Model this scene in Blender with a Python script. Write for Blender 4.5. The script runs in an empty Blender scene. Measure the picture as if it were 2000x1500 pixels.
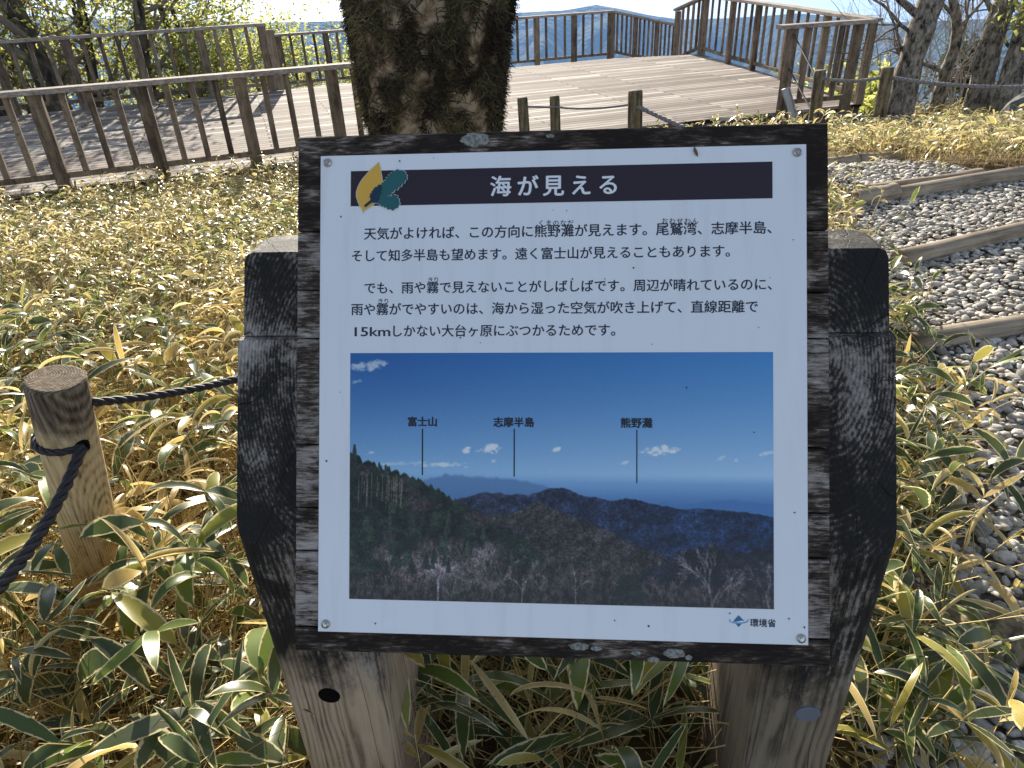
import bpy, bmesh, math, random
import numpy as np
from mathutils import Vector, Matrix

S = bpy.context.scene
C = S.collection
R = math.radians
rng = np.random.default_rng(7)
random.seed(7)

# ------------------------------------------------------------------ camera, world, sun, exposure
FPX, PITCH, ROLL, EYE = 1400.0, R(30.5), R(-2.6), 1.5
_f = np.array([0, math.cos(PITCH), -math.sin(PITCH)])
_u0 = np.array([0, math.sin(PITCH), math.cos(PITCH)])
_x0 = np.array([1.0, 0, 0])
_x = _x0 * math.cos(ROLL) + _u0 * math.sin(ROLL)
_u = _u0 * math.cos(ROLL) - _x0 * math.sin(ROLL)
cam = bpy.data.cameras.new('camera')
cam.sensor_width = 36.0
cam.lens = 36.0 * FPX / 2000.0
cam.clip_start = 0.05
cam.clip_end = 30000.0
camo = bpy.data.objects.new('camera', cam)
C.objects.link(camo)
camo.matrix_world = Matrix(((_x[0], _u[0], -_f[0], 0), (_x[1], _u[1], -_f[1], 0), (_x[2], _u[2], -_f[2], EYE), (0, 0, 0, 1)))
S.camera = camo

SUN_AZ, SUN_EL = R(-9.0), R(23.0)          # azimuth measured from +Y towards +X
W = bpy.data.worlds.new('World')
S.world = W
W.use_nodes = True
wn, wl = W.node_tree.nodes, W.node_tree.links
wn.clear()
sky = wn.new('ShaderNodeTexSky')
sky.sky_type = 'NISHITA'
sky.sun_disc = False
sky.sun_elevation = SUN_EL
sky.sun_rotation = SUN_AZ
sky.altitude = 1600
sky.air_density = 1.0
sky.dust_density = 2.5
sky.ozone_density = 0.8
tc = wn.new('ShaderNodeTexCoord')
sx = wn.new('ShaderNodeSeparateXYZ')
mx = wn.new('ShaderNodeMath'); mx.operation = 'MAXIMUM'; mx.inputs[1].default_value = 0.2
cx = wn.new('ShaderNodeCombineXYZ')
bg = wn.new('ShaderNodeBackground'); bg.inputs['Strength'].default_value = 0.105
wo = wn.new('ShaderNodeOutputWorld')
wl.new(tc.outputs['Generated'], sx.inputs[0])
wl.new(sx.outputs['X'], cx.inputs['X']); wl.new(sx.outputs['Y'], cx.inputs['Y'])
wl.new(sx.outputs['Z'], mx.inputs[0]); wl.new(mx.outputs[0], cx.inputs['Z'])
wl.new(cx.outputs[0], sky.inputs['Vector'])
hs = wn.new('ShaderNodeHueSaturation'); hs.inputs['Saturation'].default_value = 0.68     # thin high haze
wl.new(sky.outputs[0], hs.inputs['Color']); wl.new(hs.outputs[0], bg.inputs['Color'])
wl.new(bg.outputs[0], wo.inputs['Surface'])

sl = bpy.data.lights.new('sun', 'SUN')
sl.energy = 5.0
sl.angle = R(0.53)
sl.color = (1.0, 0.92, 0.79)
so = bpy.data.objects.new('sun', sl)
C.objects.link(so)
_sd = Vector((math.sin(SUN_AZ) * math.cos(SUN_EL), math.cos(SUN_AZ) * math.cos(SUN_EL), math.sin(SUN_EL)))
so.rotation_euler = _sd.to_track_quat('Z', 'Y').to_euler()
so.location = (0, 0, 20)

S.render.engine = 'CYCLES'
S.cycles.use_denoising = True
S.cycles.max_bounces = 8
S.cycles.transparent_max_bounces = 8
S.cycles.sample_clamp_indirect = 6
vs = S.view_settings
S.display_settings.display_device = 'sRGB'
vs.view_transform = 'Standard'; vs.look = 'None'; vs.gamma = 1.0; vs.use_curve_mapping = False
vs.exposure = 1.13

# ------------------------------------------------------------------ helpers
def ray(px, py):
    return _f + _x * (px - 1000) / FPX - _u * (py - 750) / FPX
def on(px, py, z):
    d = ray(px, py); return d * ((z - EYE) / d[2]) + np.array([0, 0, EYE])
def at_y(px, py, Y):
    d = ray(px, py); return d * (Y / d[1]) + np.array([0, 0, EYE])
def sstep(a, b, x):
    t = np.clip((x - a) / (b - a), 0, 1); return t * t * (3 - 2 * t)

def _hash(ix, iy, s):
    h = (ix.astype(np.int64) * 374761393 + iy.astype(np.int64) * 668265263 + s * 974711) & 0x7fffffff
    h = ((h ^ (h >> 13)) * 1274126177) & 0x7fffffff
    return ((h ^ (h >> 16)) & 0xffff) / 65535.0
def vnoise(x, y, s=0):
    ix, iy = np.floor(x), np.floor(y); fx, fy = x - ix, y - iy
    fx = fx * fx * (3 - 2 * fx); fy = fy * fy * (3 - 2 * fy)
    a, b = _hash(ix, iy, s), _hash(ix + 1, iy, s); c, d = _hash(ix, iy + 1, s), _hash(ix + 1, iy + 1, s)
    return (a * (1 - fx) + b * fx) * (1 - fy) + (c * (1 - fx) + d * fx) * fy
def fbm(x, y, o=4, s=0):
    t, a, n = 0.0, 0.5, 0.0
    for i in range(o):
        t = t + a * vnoise(x * 2 ** i, y * 2 ** i, s + i * 17); n += a; a *= 0.5
    return t / n

class MB:
    """Collects shapes and links them as ONE mesh object."""
    def __init__(self): self.v = []; self.f = []; self.n = 0; self.a = {}
    def add(self, v, f, **attrs):
        v = np.asarray(v, float).reshape(-1, 3)
        self.v.append(v)
        for q in f: self.f.append([i + self.n for i in q])
        for k, val in attrs.items():
            self.a.setdefault(k, []).append((self.n, np.broadcast_to(np.asarray(val, float), (len(v),))))
        self.n += len(v)
    def beam(self, p0, p1, w, h, up=(0, 0, 1), jit=0.0, **at):
        p0, p1 = np.array(p0, float), np.array(p1, float)
        d = p1 - p0; L = np.linalg.norm(d); d /= L
        up = np.array(up, float); s = np.cross(d, up); s /= np.linalg.norm(s); t = np.cross(s, d)
        c = min(w, h) * 0.12
        prof = [(-w/2+c, -h/2), (w/2-c, -h/2), (w/2, -h/2+c), (w/2, h/2-c), (w/2-c, h/2), (-w/2+c, h/2), (-w/2, h/2-c), (-w/2, -h/2+c)]
        vv = [p + s * a + t * b for p in (p0, p1) for a, b in prof]
        ff = [[i, (i+1) % 8, 8+(i+1) % 8, 8+i] for i in range(8)] + [[7,6,5,4,3,2,1,0], list(range(8, 16))]
        self.add(vv, ff, **at)
    def tube(self, pts, rad, n=8, cap=True, **at):
        pts = np.asarray(pts, float); m = len(pts); rad = np.broadcast_to(np.asarray(rad, float), (m,))
        T = np.gradient(pts, axis=0); T /= (np.linalg.norm(T, axis=1)[:, None] + 1e-12)
        ref = np.array([0, 0, 1.0]) if abs(T[0][2]) < 0.8 else np.array([1.0, 0, 0])
        vv = []
        s = np.cross(T[0], ref); s /= np.linalg.norm(s)
        ang = np.arange(n) * 2 * math.pi / n
        for i in range(m):
            s = s - T[i] * (s @ T[i]); s /= (np.linalg.norm(s) + 1e-12); t = np.cross(T[i], s)
            vv.append(pts[i] + rad[i] * (np.cos(ang)[:, None] * s + np.sin(ang)[:, None] * t))
        ff = [[i*n+j, i*n+(j+1) % n, (i+1)*n+(j+1) % n, (i+1)*n+j] for i in range(m-1) for j in range(n)]
        if cap: ff += [list(range(n))[::-1], [(m-1)*n+j for j in range(n)]]
        self.add(np.concatenate(vv), ff, **at)
    def build(self, name, mat, parent=None, smooth=False, matrix=None, offset=None):
        v = np.concatenate(self.v)
        if parent is not None and matrix is None: v = v - np.array(parent.location)
        if offset is not None: v = v - np.array(offset)
        me = bpy.data.meshes.new(name)
        me.from_pydata(v.tolist(), [], self.f)
        for k, parts in self.a.items():
            arr = np.zeros(self.n)
            for st, val in parts: arr[st:st+len(val)] = val
            at = me.attributes.new(k, 'FLOAT', 'POINT'); at.data.foreach_set('value', arr.astype(np.float32))
        if smooth: me.polygons.foreach_set('use_smooth', [True] * len(me.polygons))
        me.materials.append(mat); me.update()
        o = bpy.data.objects.new(name, me); C.objects.link(o)
        if parent is not None: o.parent = parent
        if matrix is not None: o.matrix_local = matrix
        if offset is not None: o.location = offset
        return o

def np_mesh(name, v, f, mat, attrs=None, parent=None, smooth=True):
    """Fast mesh from arrays; f is (n,k)."""
    v = np.asarray(v, np.float32); f = np.asarray(f, np.int32)
    if parent is not None: v = v - np.array(parent.location, np.float32)
    me = bpy.data.meshes.new(name)
    k = f.shape[1]
    me.vertices.add(len(v)); me.vertices.foreach_set('co', v.ravel())
    me.loops.add(f.size); me.loops.foreach_set('vertex_index', f.ravel())
    me.polygons.add(len(f)); me.polygons.foreach_set('loop_start', np.arange(len(f), dtype=np.int32) * k)
    me.polygons.foreach_set('loop_total', np.full(len(f), k, np.int32))
    me.polygons.foreach_set('use_smooth', np.full(len(f), smooth))
    for nm, arr in (attrs or {}).items():
        at = me.attributes.new(nm, 'FLOAT', 'POINT'); at.data.foreach_set('value', np.asarray(arr, np.float32))
    me.materials.append(mat); me.update(calc_edges=True)
    o = bpy.data.objects.new(name, me); C.objects.link(o)
    if parent is not None: o.parent = parent
    return o

def tag(o, label=None, cat=None, group=None, kind=None):
    for k, val in (('label', label), ('category', cat), ('group', group), ('kind', kind)):
        if val: o[k] = val
    return o
def thing(name, loc, label, cat, group=None):
    o = bpy.data.objects.new(name, None); C.objects.link(o); o.location = [float(q) for q in loc]
    o.empty_display_size = 0.1
    return tag(o, label, cat, group)

# ------------------------------------------------------------------ materials
class NT:
    def __init__(self, name):
        self.m = bpy.data.materials.new(name); self.m.use_nodes = True
        self.t = self.m.node_tree; self.t.nodes.clear()
        self.out = self.n('ShaderNodeOutputMaterial')
    def n(self, ty, **kw):
        q = self.t.nodes.new(ty)
        for k, val in kw.items(): setattr(q, k, val)
        return q
    def l(self, a, b): self.t.links.new(a, b)
    def set(self, sock, val):
        if hasattr(val, 'is_linked') or isinstance(val, bpy.types.NodeSocket): self.l(val, sock)
        else: sock.default_value = val
    def coord(self, which='Object', scale=(1, 1, 1), rot=(0, 0, 0)):
        c = self.n('ShaderNodeTexCoord'); m = self.n('ShaderNodeMapping')
        m.inputs['Scale'].default_value = scale; m.inputs['Rotation'].default_value = rot
        self.l(c.outputs[which], m.inputs[0]); return m.outputs[0]
    def noise(self, vec, scale=5, detail=4, rough=0.55, dist=0.0):
        q = self.n('ShaderNodeTexNoise'); self.l(vec, q.inputs['Vector'])
        q.inputs['Scale'].default_value = scale; q.inputs['Detail'].default_value = detail
        q.inputs['Roughness'].default_value = rough; q.inputs['Distortion'].default_value = dist
        return q.outputs['Fac']
    def math(self, op, a, b=0.0, c=None):
        q = self.n('ShaderNodeMath', operation=op); self.set(q.inputs[0], a); self.set(q.inputs[1], b)
        if c is not None: self.set(q.inputs[2], c)
        return q.outputs[0]
    def ramp(self, fac, stops, interp='LINEAR'):
        q = self.n('ShaderNodeValToRGB'); self.l(fac, q.inputs[0]); r = q.color_ramp; r.interpolation = interp
        while len(r.elements) < len(stops): r.elements.new(0.5)
        for e, (p, c) in zip(r.elements, stops):
            e.position = p; e.color = (c[0], c[1], c[2], 1) if hasattr(c, '__len__') else (c, c, c, 1)
        return q.outputs[0]
    def mix(self, fac, a, b, blend='MIX'):
        q = self.n('ShaderNodeMix', data_type='RGBA', blend_type=blend)
        self.set(q.inputs[0], fac)
        for s, val in ((q.inputs[6], a), (q.inputs[7], b)):
            if isinstance(val, bpy.types.NodeSocket): self.l(val, s)
            else: s.default_value = (val[0], val[1], val[2], 1)
        return q.outputs[2]
    def attr(self, name):
        q = self.n('ShaderNodeAttribute', attribute_name=name); return q.outputs['Fac']
    def bump(self, h, strength=0.5, dist=0.01):
        q = self.n('ShaderNodeBump'); q.inputs['Strength'].default_value = strength; q.inputs['Distance'].default_value = dist
        self.l(h, q.inputs['Height']); return q.outputs[0]
    def bsdf(self, col, rough=0.8, spec=0.3, normal=None, metallic=0.0):
        q = self.n('ShaderNodeBsdfPrincipled')
        if isinstance(col, bpy.types.NodeSocket): self.l(col, q.inputs['Base Color'])
        else: q.inputs['Base Color'].default_value = (col[0], col[1], col[2], 1)
        self.set(q.inputs['Roughness'], rough); q.inputs['Specular IOR Level'].default_value = spec
        q.inputs['Metallic'].default_value = metallic
        if normal is not None: self.l(normal, q.inputs['Normal'])
        self.l(q.outputs[0], self.out.inputs['Surface']); self.b = q
        return self

def solid(name, col, rough=0.6, spec=0.3, metallic=0.0, var=0.12, scale=30):
    t = NT(name); n = t.noise(t.coord(), scale, 3)
    c = t.mix(n, tuple(q * (1 - var) for q in col), tuple(min(1, q * (1 + var)) for q in col))
    return t.bsdf(c, rough, spec, metallic=metallic).m

def leaf_mat(name, stops, edge=None, trans=0.4, rough=0.32, spec=0.5, addy=0.05):
    t = NT(name)
    rnd = t.attr('rnd'); col = t.ramp(rnd, stops)
    n = t.noise(t.coord(scale=(1, 1, 1)), 9, 3)
    col = t.mix(t.math('MULTIPLY', n, 0.22), col, (0.25, 0.2, 0.05))
    sp_ = t.ramp(t.noise(t.coord(), 160, 2, 0.6), [(0.66, 0.0), (0.72, 0.7)])
    col = t.mix(sp_, col, (0.1, 0.065, 0.025))
    if edge:
        e = t.math('ADD', t.attr('edge'), t.math('MULTIPLY', t.math('SUBTRACT', t.noise(t.coord(), 60, 3), 0.5), 0.62))
        tipped = t.math('POWER', t.attr('tt'), 7.0)
        e = t.math('ADD', e, t.math('MULTIPLY', tipped, 0.55))
        fac = t.ramp(e, [(0.8, 0.0), (0.88, 1.0)])
        col = t.mix(fac, col, edge)
        vein = t.math('SINE', t.math('MULTIPLY', t.attr('edge'), 34.0))
        col = t.mix(t.math('MULTIPLY', t.math('ADD', vein, 1.0), 0.05), col, (0.35, 0.36, 0.16))
    t.bsdf(col, rough, spec)
    tr = t.n('ShaderNodeBsdfTranslucent'); t.l(t.mix(addy, t.mix(1.0, col, col, 'ADD'), (0.45, 0.55, 0.03), 'ADD'), tr.inputs[0])
    ms = t.n('ShaderNodeMixShader'); ms.inputs[0].default_value = trans
    t.l(t.b.outputs[0], ms.inputs[1]); t.l(tr.outputs[0], ms.inputs[2]); t.l(ms.outputs[0], t.out.inputs['Surface'])
    return t.m

def weathered(name, dark, light, scale=(3, 40, 40), contrast=(0.42, 0.62), bumps=0.5, spec=0.2, rnd=False, fleck=None):
    t = NT(name)
    g = t.noise(t.coord(scale=scale), 2.2, 6, 0.65, 0.3)
    p = t.noise(t.coord(), 7, 4, 0.6)
    f = t.math('ADD', t.math('MULTIPLY', g, 0.7), t.math('MULTIPLY', p, 0.3))
    if rnd: f = t.math('ADD', f, t.math('MULTIPLY', t.math('SUBTRACT', t.attr('rnd'), 0.5), 0.22))
    c = t.ramp(f, [(contrast[0], dark), (contrast[1], light)])
    if fleck:
        q = t.noise(t.coord(), 24, 3, 0.7); c = t.mix(t.ramp(q, [(0.58, 0.0), (0.68, 0.8)]), c, fleck)
    return t.bsdf(c, 0.85, spec, t.bump(g, bumps, 0.006)).m

M = {}
M['rail'] = weathered('rail_wood', (0.07, 0.047, 0.03), (0.32, 0.24, 0.165), scale=(9, 9, 1.2), contrast=(0.36, 0.66), rnd=True, fleck=(0.05, 0.06, 0.025))
M['railtop'] = weathered('rail_top_wood', (0.14, 0.105, 0.08), (0.54, 0.47, 0.4), scale=(2, 30, 30), contrast=(0.36, 0.66))  # pale tone lifted to paint in the sun glint on the top rails
M['mossy_post_shade_log'] = weathered('mossy_post_shade_log_wood', (0.04, 0.032, 0.02), (0.26, 0.21, 0.13), scale=(14, 14, 1.2), contrast=(0.4, 0.62), fleck=(0.06, 0.07, 0.02))  # mossy wood of the rope posts; also painted shade on the nearest log
M['log'] = weathered('edging_log_wood', (0.11, 0.08, 0.055), (0.42, 0.345, 0.25), scale=(1.2, 26, 26), contrast=(0.34, 0.62))

# deck floor: planks with thin dark gaps, some boards newer and paler
def deck_floor_mat():
    t = NT('deck_planks')
    v = t.coord(rot=(0, 0, -R(18)))
    b = t.n('ShaderNodeTexBrick'); t.l(v, b.inputs['Vector'])
    b.inputs['Color1'].default_value = (0, 0, 0, 1); b.inputs['Color2'].default_value = (1, 1, 1, 1); b.inputs['Mortar'].default_value = (0.4, 0.4, 0.4, 1)
    b.inputs['Scale'].default_value = 1.0; b.inputs['Brick Width'].default_value = 2.6; b.inputs['Row Height'].default_value = 0.13
    b.inputs['Mortar Size'].default_value = 0.011; b.inputs['Mortar Smooth'].default_value = 0.1; b.inputs['Bias'].default_value = 0.0
    b.offset = 0.37; b.squash = 1.0
    tone = t.ramp(b.outputs['Color'], [(0.0, (0.2, 0.165, 0.14)), (0.45, (0.34, 0.29, 0.25)), (0.8, (0.45, 0.395, 0.345)), (0.9, (0.68, 0.63, 0.56)), (1.0, (0.76, 0.71, 0.64))])
    v2 = t.coord(rot=(0, 0, -R(18)), scale=(1, 1, 1)); m2 = t.n('ShaderNodeMapping'); m2.inputs['Scale'].default_value = (1.2, 45, 1); t.l(v2, m2.inputs[0])
    g = t.noise(m2.outputs[0], 1.6, 5, 0.65)
    tone = t.mix(t.ramp(g, [(0.34, 0.85), (0.6, 0.0)]), tone, (0.1, 0.078, 0.06))
    big = t.noise(t.coord(), 0.7, 4, 0.6)
    tone = t.mix(t.ramp(big, [(0.48, 0.0), (0.72, 0.5)]), tone, (0.17, 0.125, 0.1))
    tone = t.mix(b.outputs['Fac'], tone, (0.02, 0.016, 0.012))
    h = t.math('SUBTRACT', t.math('MULTIPLY', g, 0.3), b.outputs['Fac'])
    return t.bsdf(tone, 0.85, 0.12, t.bump(h, 0.8, 0.01)).m
M['deck'] = deck_floor_mat()
M['deckside'] = weathered('deck_side_wood', (0.03, 0.022, 0.018), (0.2, 0.16, 0.13), scale=(1, 6, 30), contrast=(0.35, 0.65))

# ------------------------------------------------------------------ ground, path, hills
DECK_Z = -0.4
def gz(x, y):
    x, y = np.asarray(x, float), np.asarray(y, float)
    left = -0.1 * np.clip(y - 1.2, 0, 7.0)
    right = -0.17 * np.clip(y - 5.6, 0, 5.0)
    z = left * (1 - sstep(0.7, 1.9, x)) + right * sstep(0.7, 1.9, x)
    z = z - 0.12 * np.clip(y - 8.6, 0, 3) * (1 - sstep(4.8, 6.5, x))
    z = z - 0.42 * np.clip(y - 12.5, 0, 200) - 0.2 * np.clip(y - 16, 0, 200)
    z = z + 0.05 * (fbm(x * 0.9 + 40, y * 0.9 + 40, 3) - 0.5) * (1 - sstep(0.9, 1.5, x) * (1 - sstep(5.5, 6.5, y)))
    return z
def path_left(y):      # left border of the gravel
    return np.interp(y, [-1, 0.6, 1.1, 1.9, 2.6, 3.6, 4.8, 5.4, 6.3], [0.62, 0.68, 0.8, 1.2, 1.46, 1.85, 2.2, 2.4, 2.5])
def path_back(x):
    return np.interp(x, [2.0, 2.6, 3.1, 3.6, 5.0], [6.0, 6.0, 6.05, 5.25, 5.25])

def ground_mat():
    t = NT('soil')
    a = t.noise(t.coord(), 6, 6, 0.65); b = t.noise(t.coord(), 45, 4, 0.6)
    c = t.ramp(a, [(0.3, (0.045, 0.03, 0.016)), (0.55, (0.13, 0.09, 0.045)), (0.75, (0.22, 0.16, 0.08))])
    c = t.mix(t.ramp(b, [(0.45, 0.0), (0.7, 0.6)]), c, (0.03, 0.022, 0.013))
    return t.bsdf(c, 0.95, 0.1, t.bump(b, 0.8, 0.02)).m
gx = np.concatenate([np.linspace(-40, -7, 34)[:-1], np.linspace(-7, 7, 113), np.linspace(7, 40, 34)[1:]])
gy = np.concatenate([np.linspace(-8, -1, 10)[:-1], np.linspace(-1, 12, 105), np.linspace(12, 60, 60)[1:]])
GX, GY = np.meshgrid(gx, gy)
nv = len(gx)
_i = (np.arange(len(gy) - 1)[:, None] * nv + np.arange(nv - 1)[None]).ravel()
quad = np.stack([_i, _i + 1, _i + nv + 1, _i + nv], 1)
g = np_mesh('ground', np.stack([GX, GY, gz(GX, GY)], -1).reshape(-1, 3), quad, ground_mat())
tag(g, kind='structure')

def hills_mat():
    t = NT('forested_hills')
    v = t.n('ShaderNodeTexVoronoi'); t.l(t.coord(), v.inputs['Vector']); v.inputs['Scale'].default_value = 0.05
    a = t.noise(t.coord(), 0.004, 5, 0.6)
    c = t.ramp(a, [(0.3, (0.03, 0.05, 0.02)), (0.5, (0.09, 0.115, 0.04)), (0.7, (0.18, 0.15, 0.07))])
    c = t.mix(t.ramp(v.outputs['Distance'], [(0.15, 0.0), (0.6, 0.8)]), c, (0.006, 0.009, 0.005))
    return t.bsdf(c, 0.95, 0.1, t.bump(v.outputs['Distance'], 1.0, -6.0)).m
az = np.radians(np.linspace(-60, 60, 560))
rr = np.concatenate([np.geomspace(45, 700, 60), np.linspace(720, 3600, 200)])
AZ, RR = np.meshgrid(az, rr)
# skyline depression (degrees below eye level) by bearing, for the far ridge and the nearer right-hand spur
skx = [0, 250, 520, 700, 1020, 1100, 1165, 1215, 1270, 1330, 1420, 1560, 1720, 1850, 2000]
sky_y = [30, 36, 44, 40, 24, 20, 9, 18, 30, 38, 36, 26, 44, 40, 34]
bear, dep = [], []
for a_, b_ in zip(skx, sky_y):
    d = ray(a_, b_); bear.append(math.atan2(d[0], d[1])); dep.append(d[2] / math.hypot(d[0], d[1]))
slope_far = np.interp(AZ, bear, dep)
HX, HY = RR * np.sin(AZ), RR * np.cos(AZ)
n1 = fbm(HX * 0.0016 + 9, HY * 0.0016 + 3, 6, 3); n2 = fbm(HX * 0.006, HY * 0.006, 4, 8)
ridge_r = 2300 + 500 * np.sin(AZ * 3.1 + 1.0) - 700 * sstep(0.25, 0.6, AZ)
prof = np.exp(-np.abs((RR - ridge_r) / 900.0) ** 1.4)
ridge = slope_far * ridge_r + 1.5
# folded spurs running down towards the valley
fold = (np.abs(((AZ * 9 + n1 * 1.6) % 1.0) - 0.5) * 2)
valley = -520 + 120 * n1
HZ = valley + (ridge - valley) * prof - (1 - prof) * prof * 4 * (110 * fold - 20) + (n2 - 0.5) * 60 * (1 - prof ** 4)
near = gz(HX * 60 / np.maximum(RR, 60), HY * 60 / np.maximum(RR, 60)) - 0.52 * (RR - 45) - 1.2
HZ = np.where(RR < 700, np.maximum(near, HZ - 0 * RR), HZ)
HZ = np.minimum(HZ, slope_far * RR * 1.0 + 1.5 + 0 * RR) if False else HZ
nv = len(az)
_i = (np.arange(len(rr) - 1)[:, None] * nv + np.arange(nv - 1)[None]).ravel()
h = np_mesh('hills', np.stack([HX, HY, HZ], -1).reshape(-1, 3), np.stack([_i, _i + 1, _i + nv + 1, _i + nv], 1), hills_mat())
tag(h, kind='structure')

# gravel: a bed sheet under loose rounded stones
t = NT('gravel_bed'); c_ = t.ramp(t.noise(t.coord(), 60, 4), [(0.3, (0.08, 0.068, 0.052)), (0.7, (0.26, 0.23, 0.18))])
gravel_bed = t.bsdf(c_, 0.95, 0.1).m
py_ = np.linspace(-0.6, 6.0, 60); pv, pf = [], []
for i, y in enumerate(py_):
    xl = path_left(y) - 0.05
    for j, s in enumerate(np.linspace(0, 1, 26)):
        x = xl + s * 3.2; yy = min(y, float(path_back(x)))
        pv.append((x, yy, float(gz(x, yy)) + 0.006))
pv = np.array(pv)
_i = (np.arange(59)[:, None] * 26 + np.arange(25)[None]).ravel()
p = np_mesh('gravel_path', pv, np.stack([_i, _i + 1, _i + 27, _i + 26], 1), gravel_bed)
tag(p, kind='structure')

bm = bmesh.new(); bmesh.ops.create_icosphere(bm, subdivisions=2, radius=1.0)
ico_v = np.array([q.co[:] for q in bm.verts]); ico_f = np.array([[q.index for q in f.verts] for f in bm.faces]); bm.free()
def stones(px, py, pz, size, seed):
    r_ = np.random.default_rng(seed); n = len(px)
    shape = 1 + 0.22 * (r_.random((n, len(ico_v))) - 0.5)
    # low-frequency lumps per stone
    k = r_.normal(size=(n, 3)); lump = 1 + 0.16 * np.einsum('nk,vk->nv', k, ico_v) * 0.6
    v = ico_v[None] * (shape * lump)[..., None]
    s = size[:, None] * np.stack([0.75 + 0.5 * r_.random(n), 0.55 + 0.3 * r_.random(n), 0.27 + 0.2 * r_.random(n)], 1)
    v = v * s[:, None, :]
    a = r_.random(n) * 6.283; tl = (r_.random(n) - 0.5) * 0.9
    ct, st = np.cos(tl), np.sin(tl); x, y, z = v[..., 0], v[..., 1], v[..., 2]
    x, z = x * ct[:, None] - z * st[:, None], x * st[:, None] + z * ct[:, None]
    ca, sa = np.cos(a), np.sin(a); x, y = x * ca[:, None] - y * sa[:, None], x * sa[:, None] + y * ca[:, None]
    v = np.stack([x + px[:, None], y + py[:, None], z + pz[:, None]], -1).reshape(-1, 3)
    f = (ico_f[None] + (np.arange(n) * len(ico_v))[:, None, None]).reshape(-1, 3)
    return v, f, np.repeat(r_.random(n), len(ico_v))
def stone_mat():
    t = NT('gravel_stone')
    c = t.ramp(t.attr('rnd'), [(0.0, (0.22, 0.2, 0.165)), (0.3, (0.42, 0.39, 0.335)), (0.7, (0.57, 0.53, 0.46)), (0.9, (0.74, 0.7, 0.62)), (1.0, (0.46, 0.36, 0.25))])
    n = t.noise(t.coord(), 70, 4, 0.6)
    c = t.mix(t.ramp(n, [(0.35, 0.5), (0.6, 0.0)]), c, (0.09, 0.085, 0.075))
    return t.bsdf(c, 0.7, 0.35, t.bump(n, 0.35, 0.004)).m
M['stone'] = stone_mat()
sp = 0.029
qx, qy = np.meshgrid(np.arange(0.55, 6.2, sp), np.arange(0.55, 6.1, sp))
qx = (qx + (rng.random(qx.shape) - 0.5) * sp).ravel(); qy = (qy + (rng.random(qy.shape) - 0.5) * sp).ravel()
keep = (qx > path_left(qy) + rng.normal(0, 0.06, qx.shape)) & (qx < 1.55 + 0.62 * qy) & (qy < path_back(qx) + rng.normal(0, 0.05, qx.shape))
keep &= fbm(qx * 1.3, qy * 1.3, 3, 5) > 0.27
qx, qy = qx[keep], qy[keep]
size = 0.011 + 0.021 * rng.random(len(qx)) ** 1.7
v, f, rn = stones(qx, qy, gz(qx, qy) + 0.012 + 0.016 * rng.random(len(qx)), size, 3)
tag(np_mesh('gravel', v, f, M['stone'], {'rnd': rn}, smooth=True), 'loose grey rounded gravel stones covering the path on the right', 'gravel', kind='stuff')

# ------------------------------------------------------------------ viewing deck
deck_pts = [(-9.5, 6.1), (-4.67, 7.74), (-1.88, 8.72), (2.16, 9.72), (3.75, 10.16), (5.03, 10.5), (5.55, 12.4), (4.95, 14.1), (4.72, 15.3), (4.42, 17.02), (2.42, 16.88), (0.6, 16.25), (-4.12, 14.42), (-7.2, 13.2), (-11, 11.8)]
deck_pts = [(-9.5, 6.1), (-4.67, 7.74), (-1.88, 8.72), (2.16, 9.72), (3.75, 10.16), (5.06, 10.5), (4.75, 14.2), (4.45, 17.02), (2.42, 16.88), (0.6, 16.25), (-4.12, 14.42), (-7.2, 13.2), (-11, 11.8)]
dk = thing('viewing_deck', (0, 12, DECK_Z), 'wide weathered plank viewing deck behind the tree and sign', 'deck')
b = MB()
n = len(deck_pts)
b.add([(x, y, DECK_Z) for x, y in deck_pts] + [(x, y, DECK_Z - 0.04) for x, y in deck_pts],
      [list(range(n)), [n + i for i in range(n)][::-1]] + [[i, n + i, n + (i + 1) % n, (i + 1) % n] for i in range(n)])
b.build('plank_floor', M['deck'], dk)
b = MB()
for i in list(range(0, 5)) + [5, 6]:
    p0, p1 = np.array(deck_pts[i]), np.array(deck_pts[i + 1]); d = (p1 - p0) / np.linalg.norm(p1 - p0); nrm = np.array([-d[1], d[0]]) * 0.05
    b.beam((*(p0 + nrm + d * 0.03), DECK_Z - 0.17), (*(p1 + nrm - d * 0.03), DECK_Z - 0.17), 0.07, 0.25)
b.build('side_beam', M['deckside'], dk)
low = [(-4.3, 14.5), (0.5, 16.3), (2.5, 16.95), (4.3, 17.1), (4.3, 19.7), (2.72, 19.62), (-4.75, 16.85)]
n = len(low); b = MB()
b.add([(x, y, -0.70) for x, y in low] + [(x, y, -0.78) for x, y in low], [list(range(n)), [n + i for i in range(n)][::-1]] + [[i, n + i, n + (i + 1) % n, (i + 1) % n] for i in range(n)])
b.build('lower_platform', M['deck'], dk)
for x, y in ((-4.4, 8.2), (-1.5, 9.2), (2.2, 10.1), (4.5, 10.9), (4.4, 14), (4.1, 16.6), (0.5, 15.9), (-4.2, 14.1)):
    z0 = float(gz(x, y)); b = MB(); b.beam((x, y, z0 - 0.1), (x, y, DECK_Z - 0.05), 0.14, 0.14, up=(0, 1, 0)); b.build('support_post', M['deckside'], dk)

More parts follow.
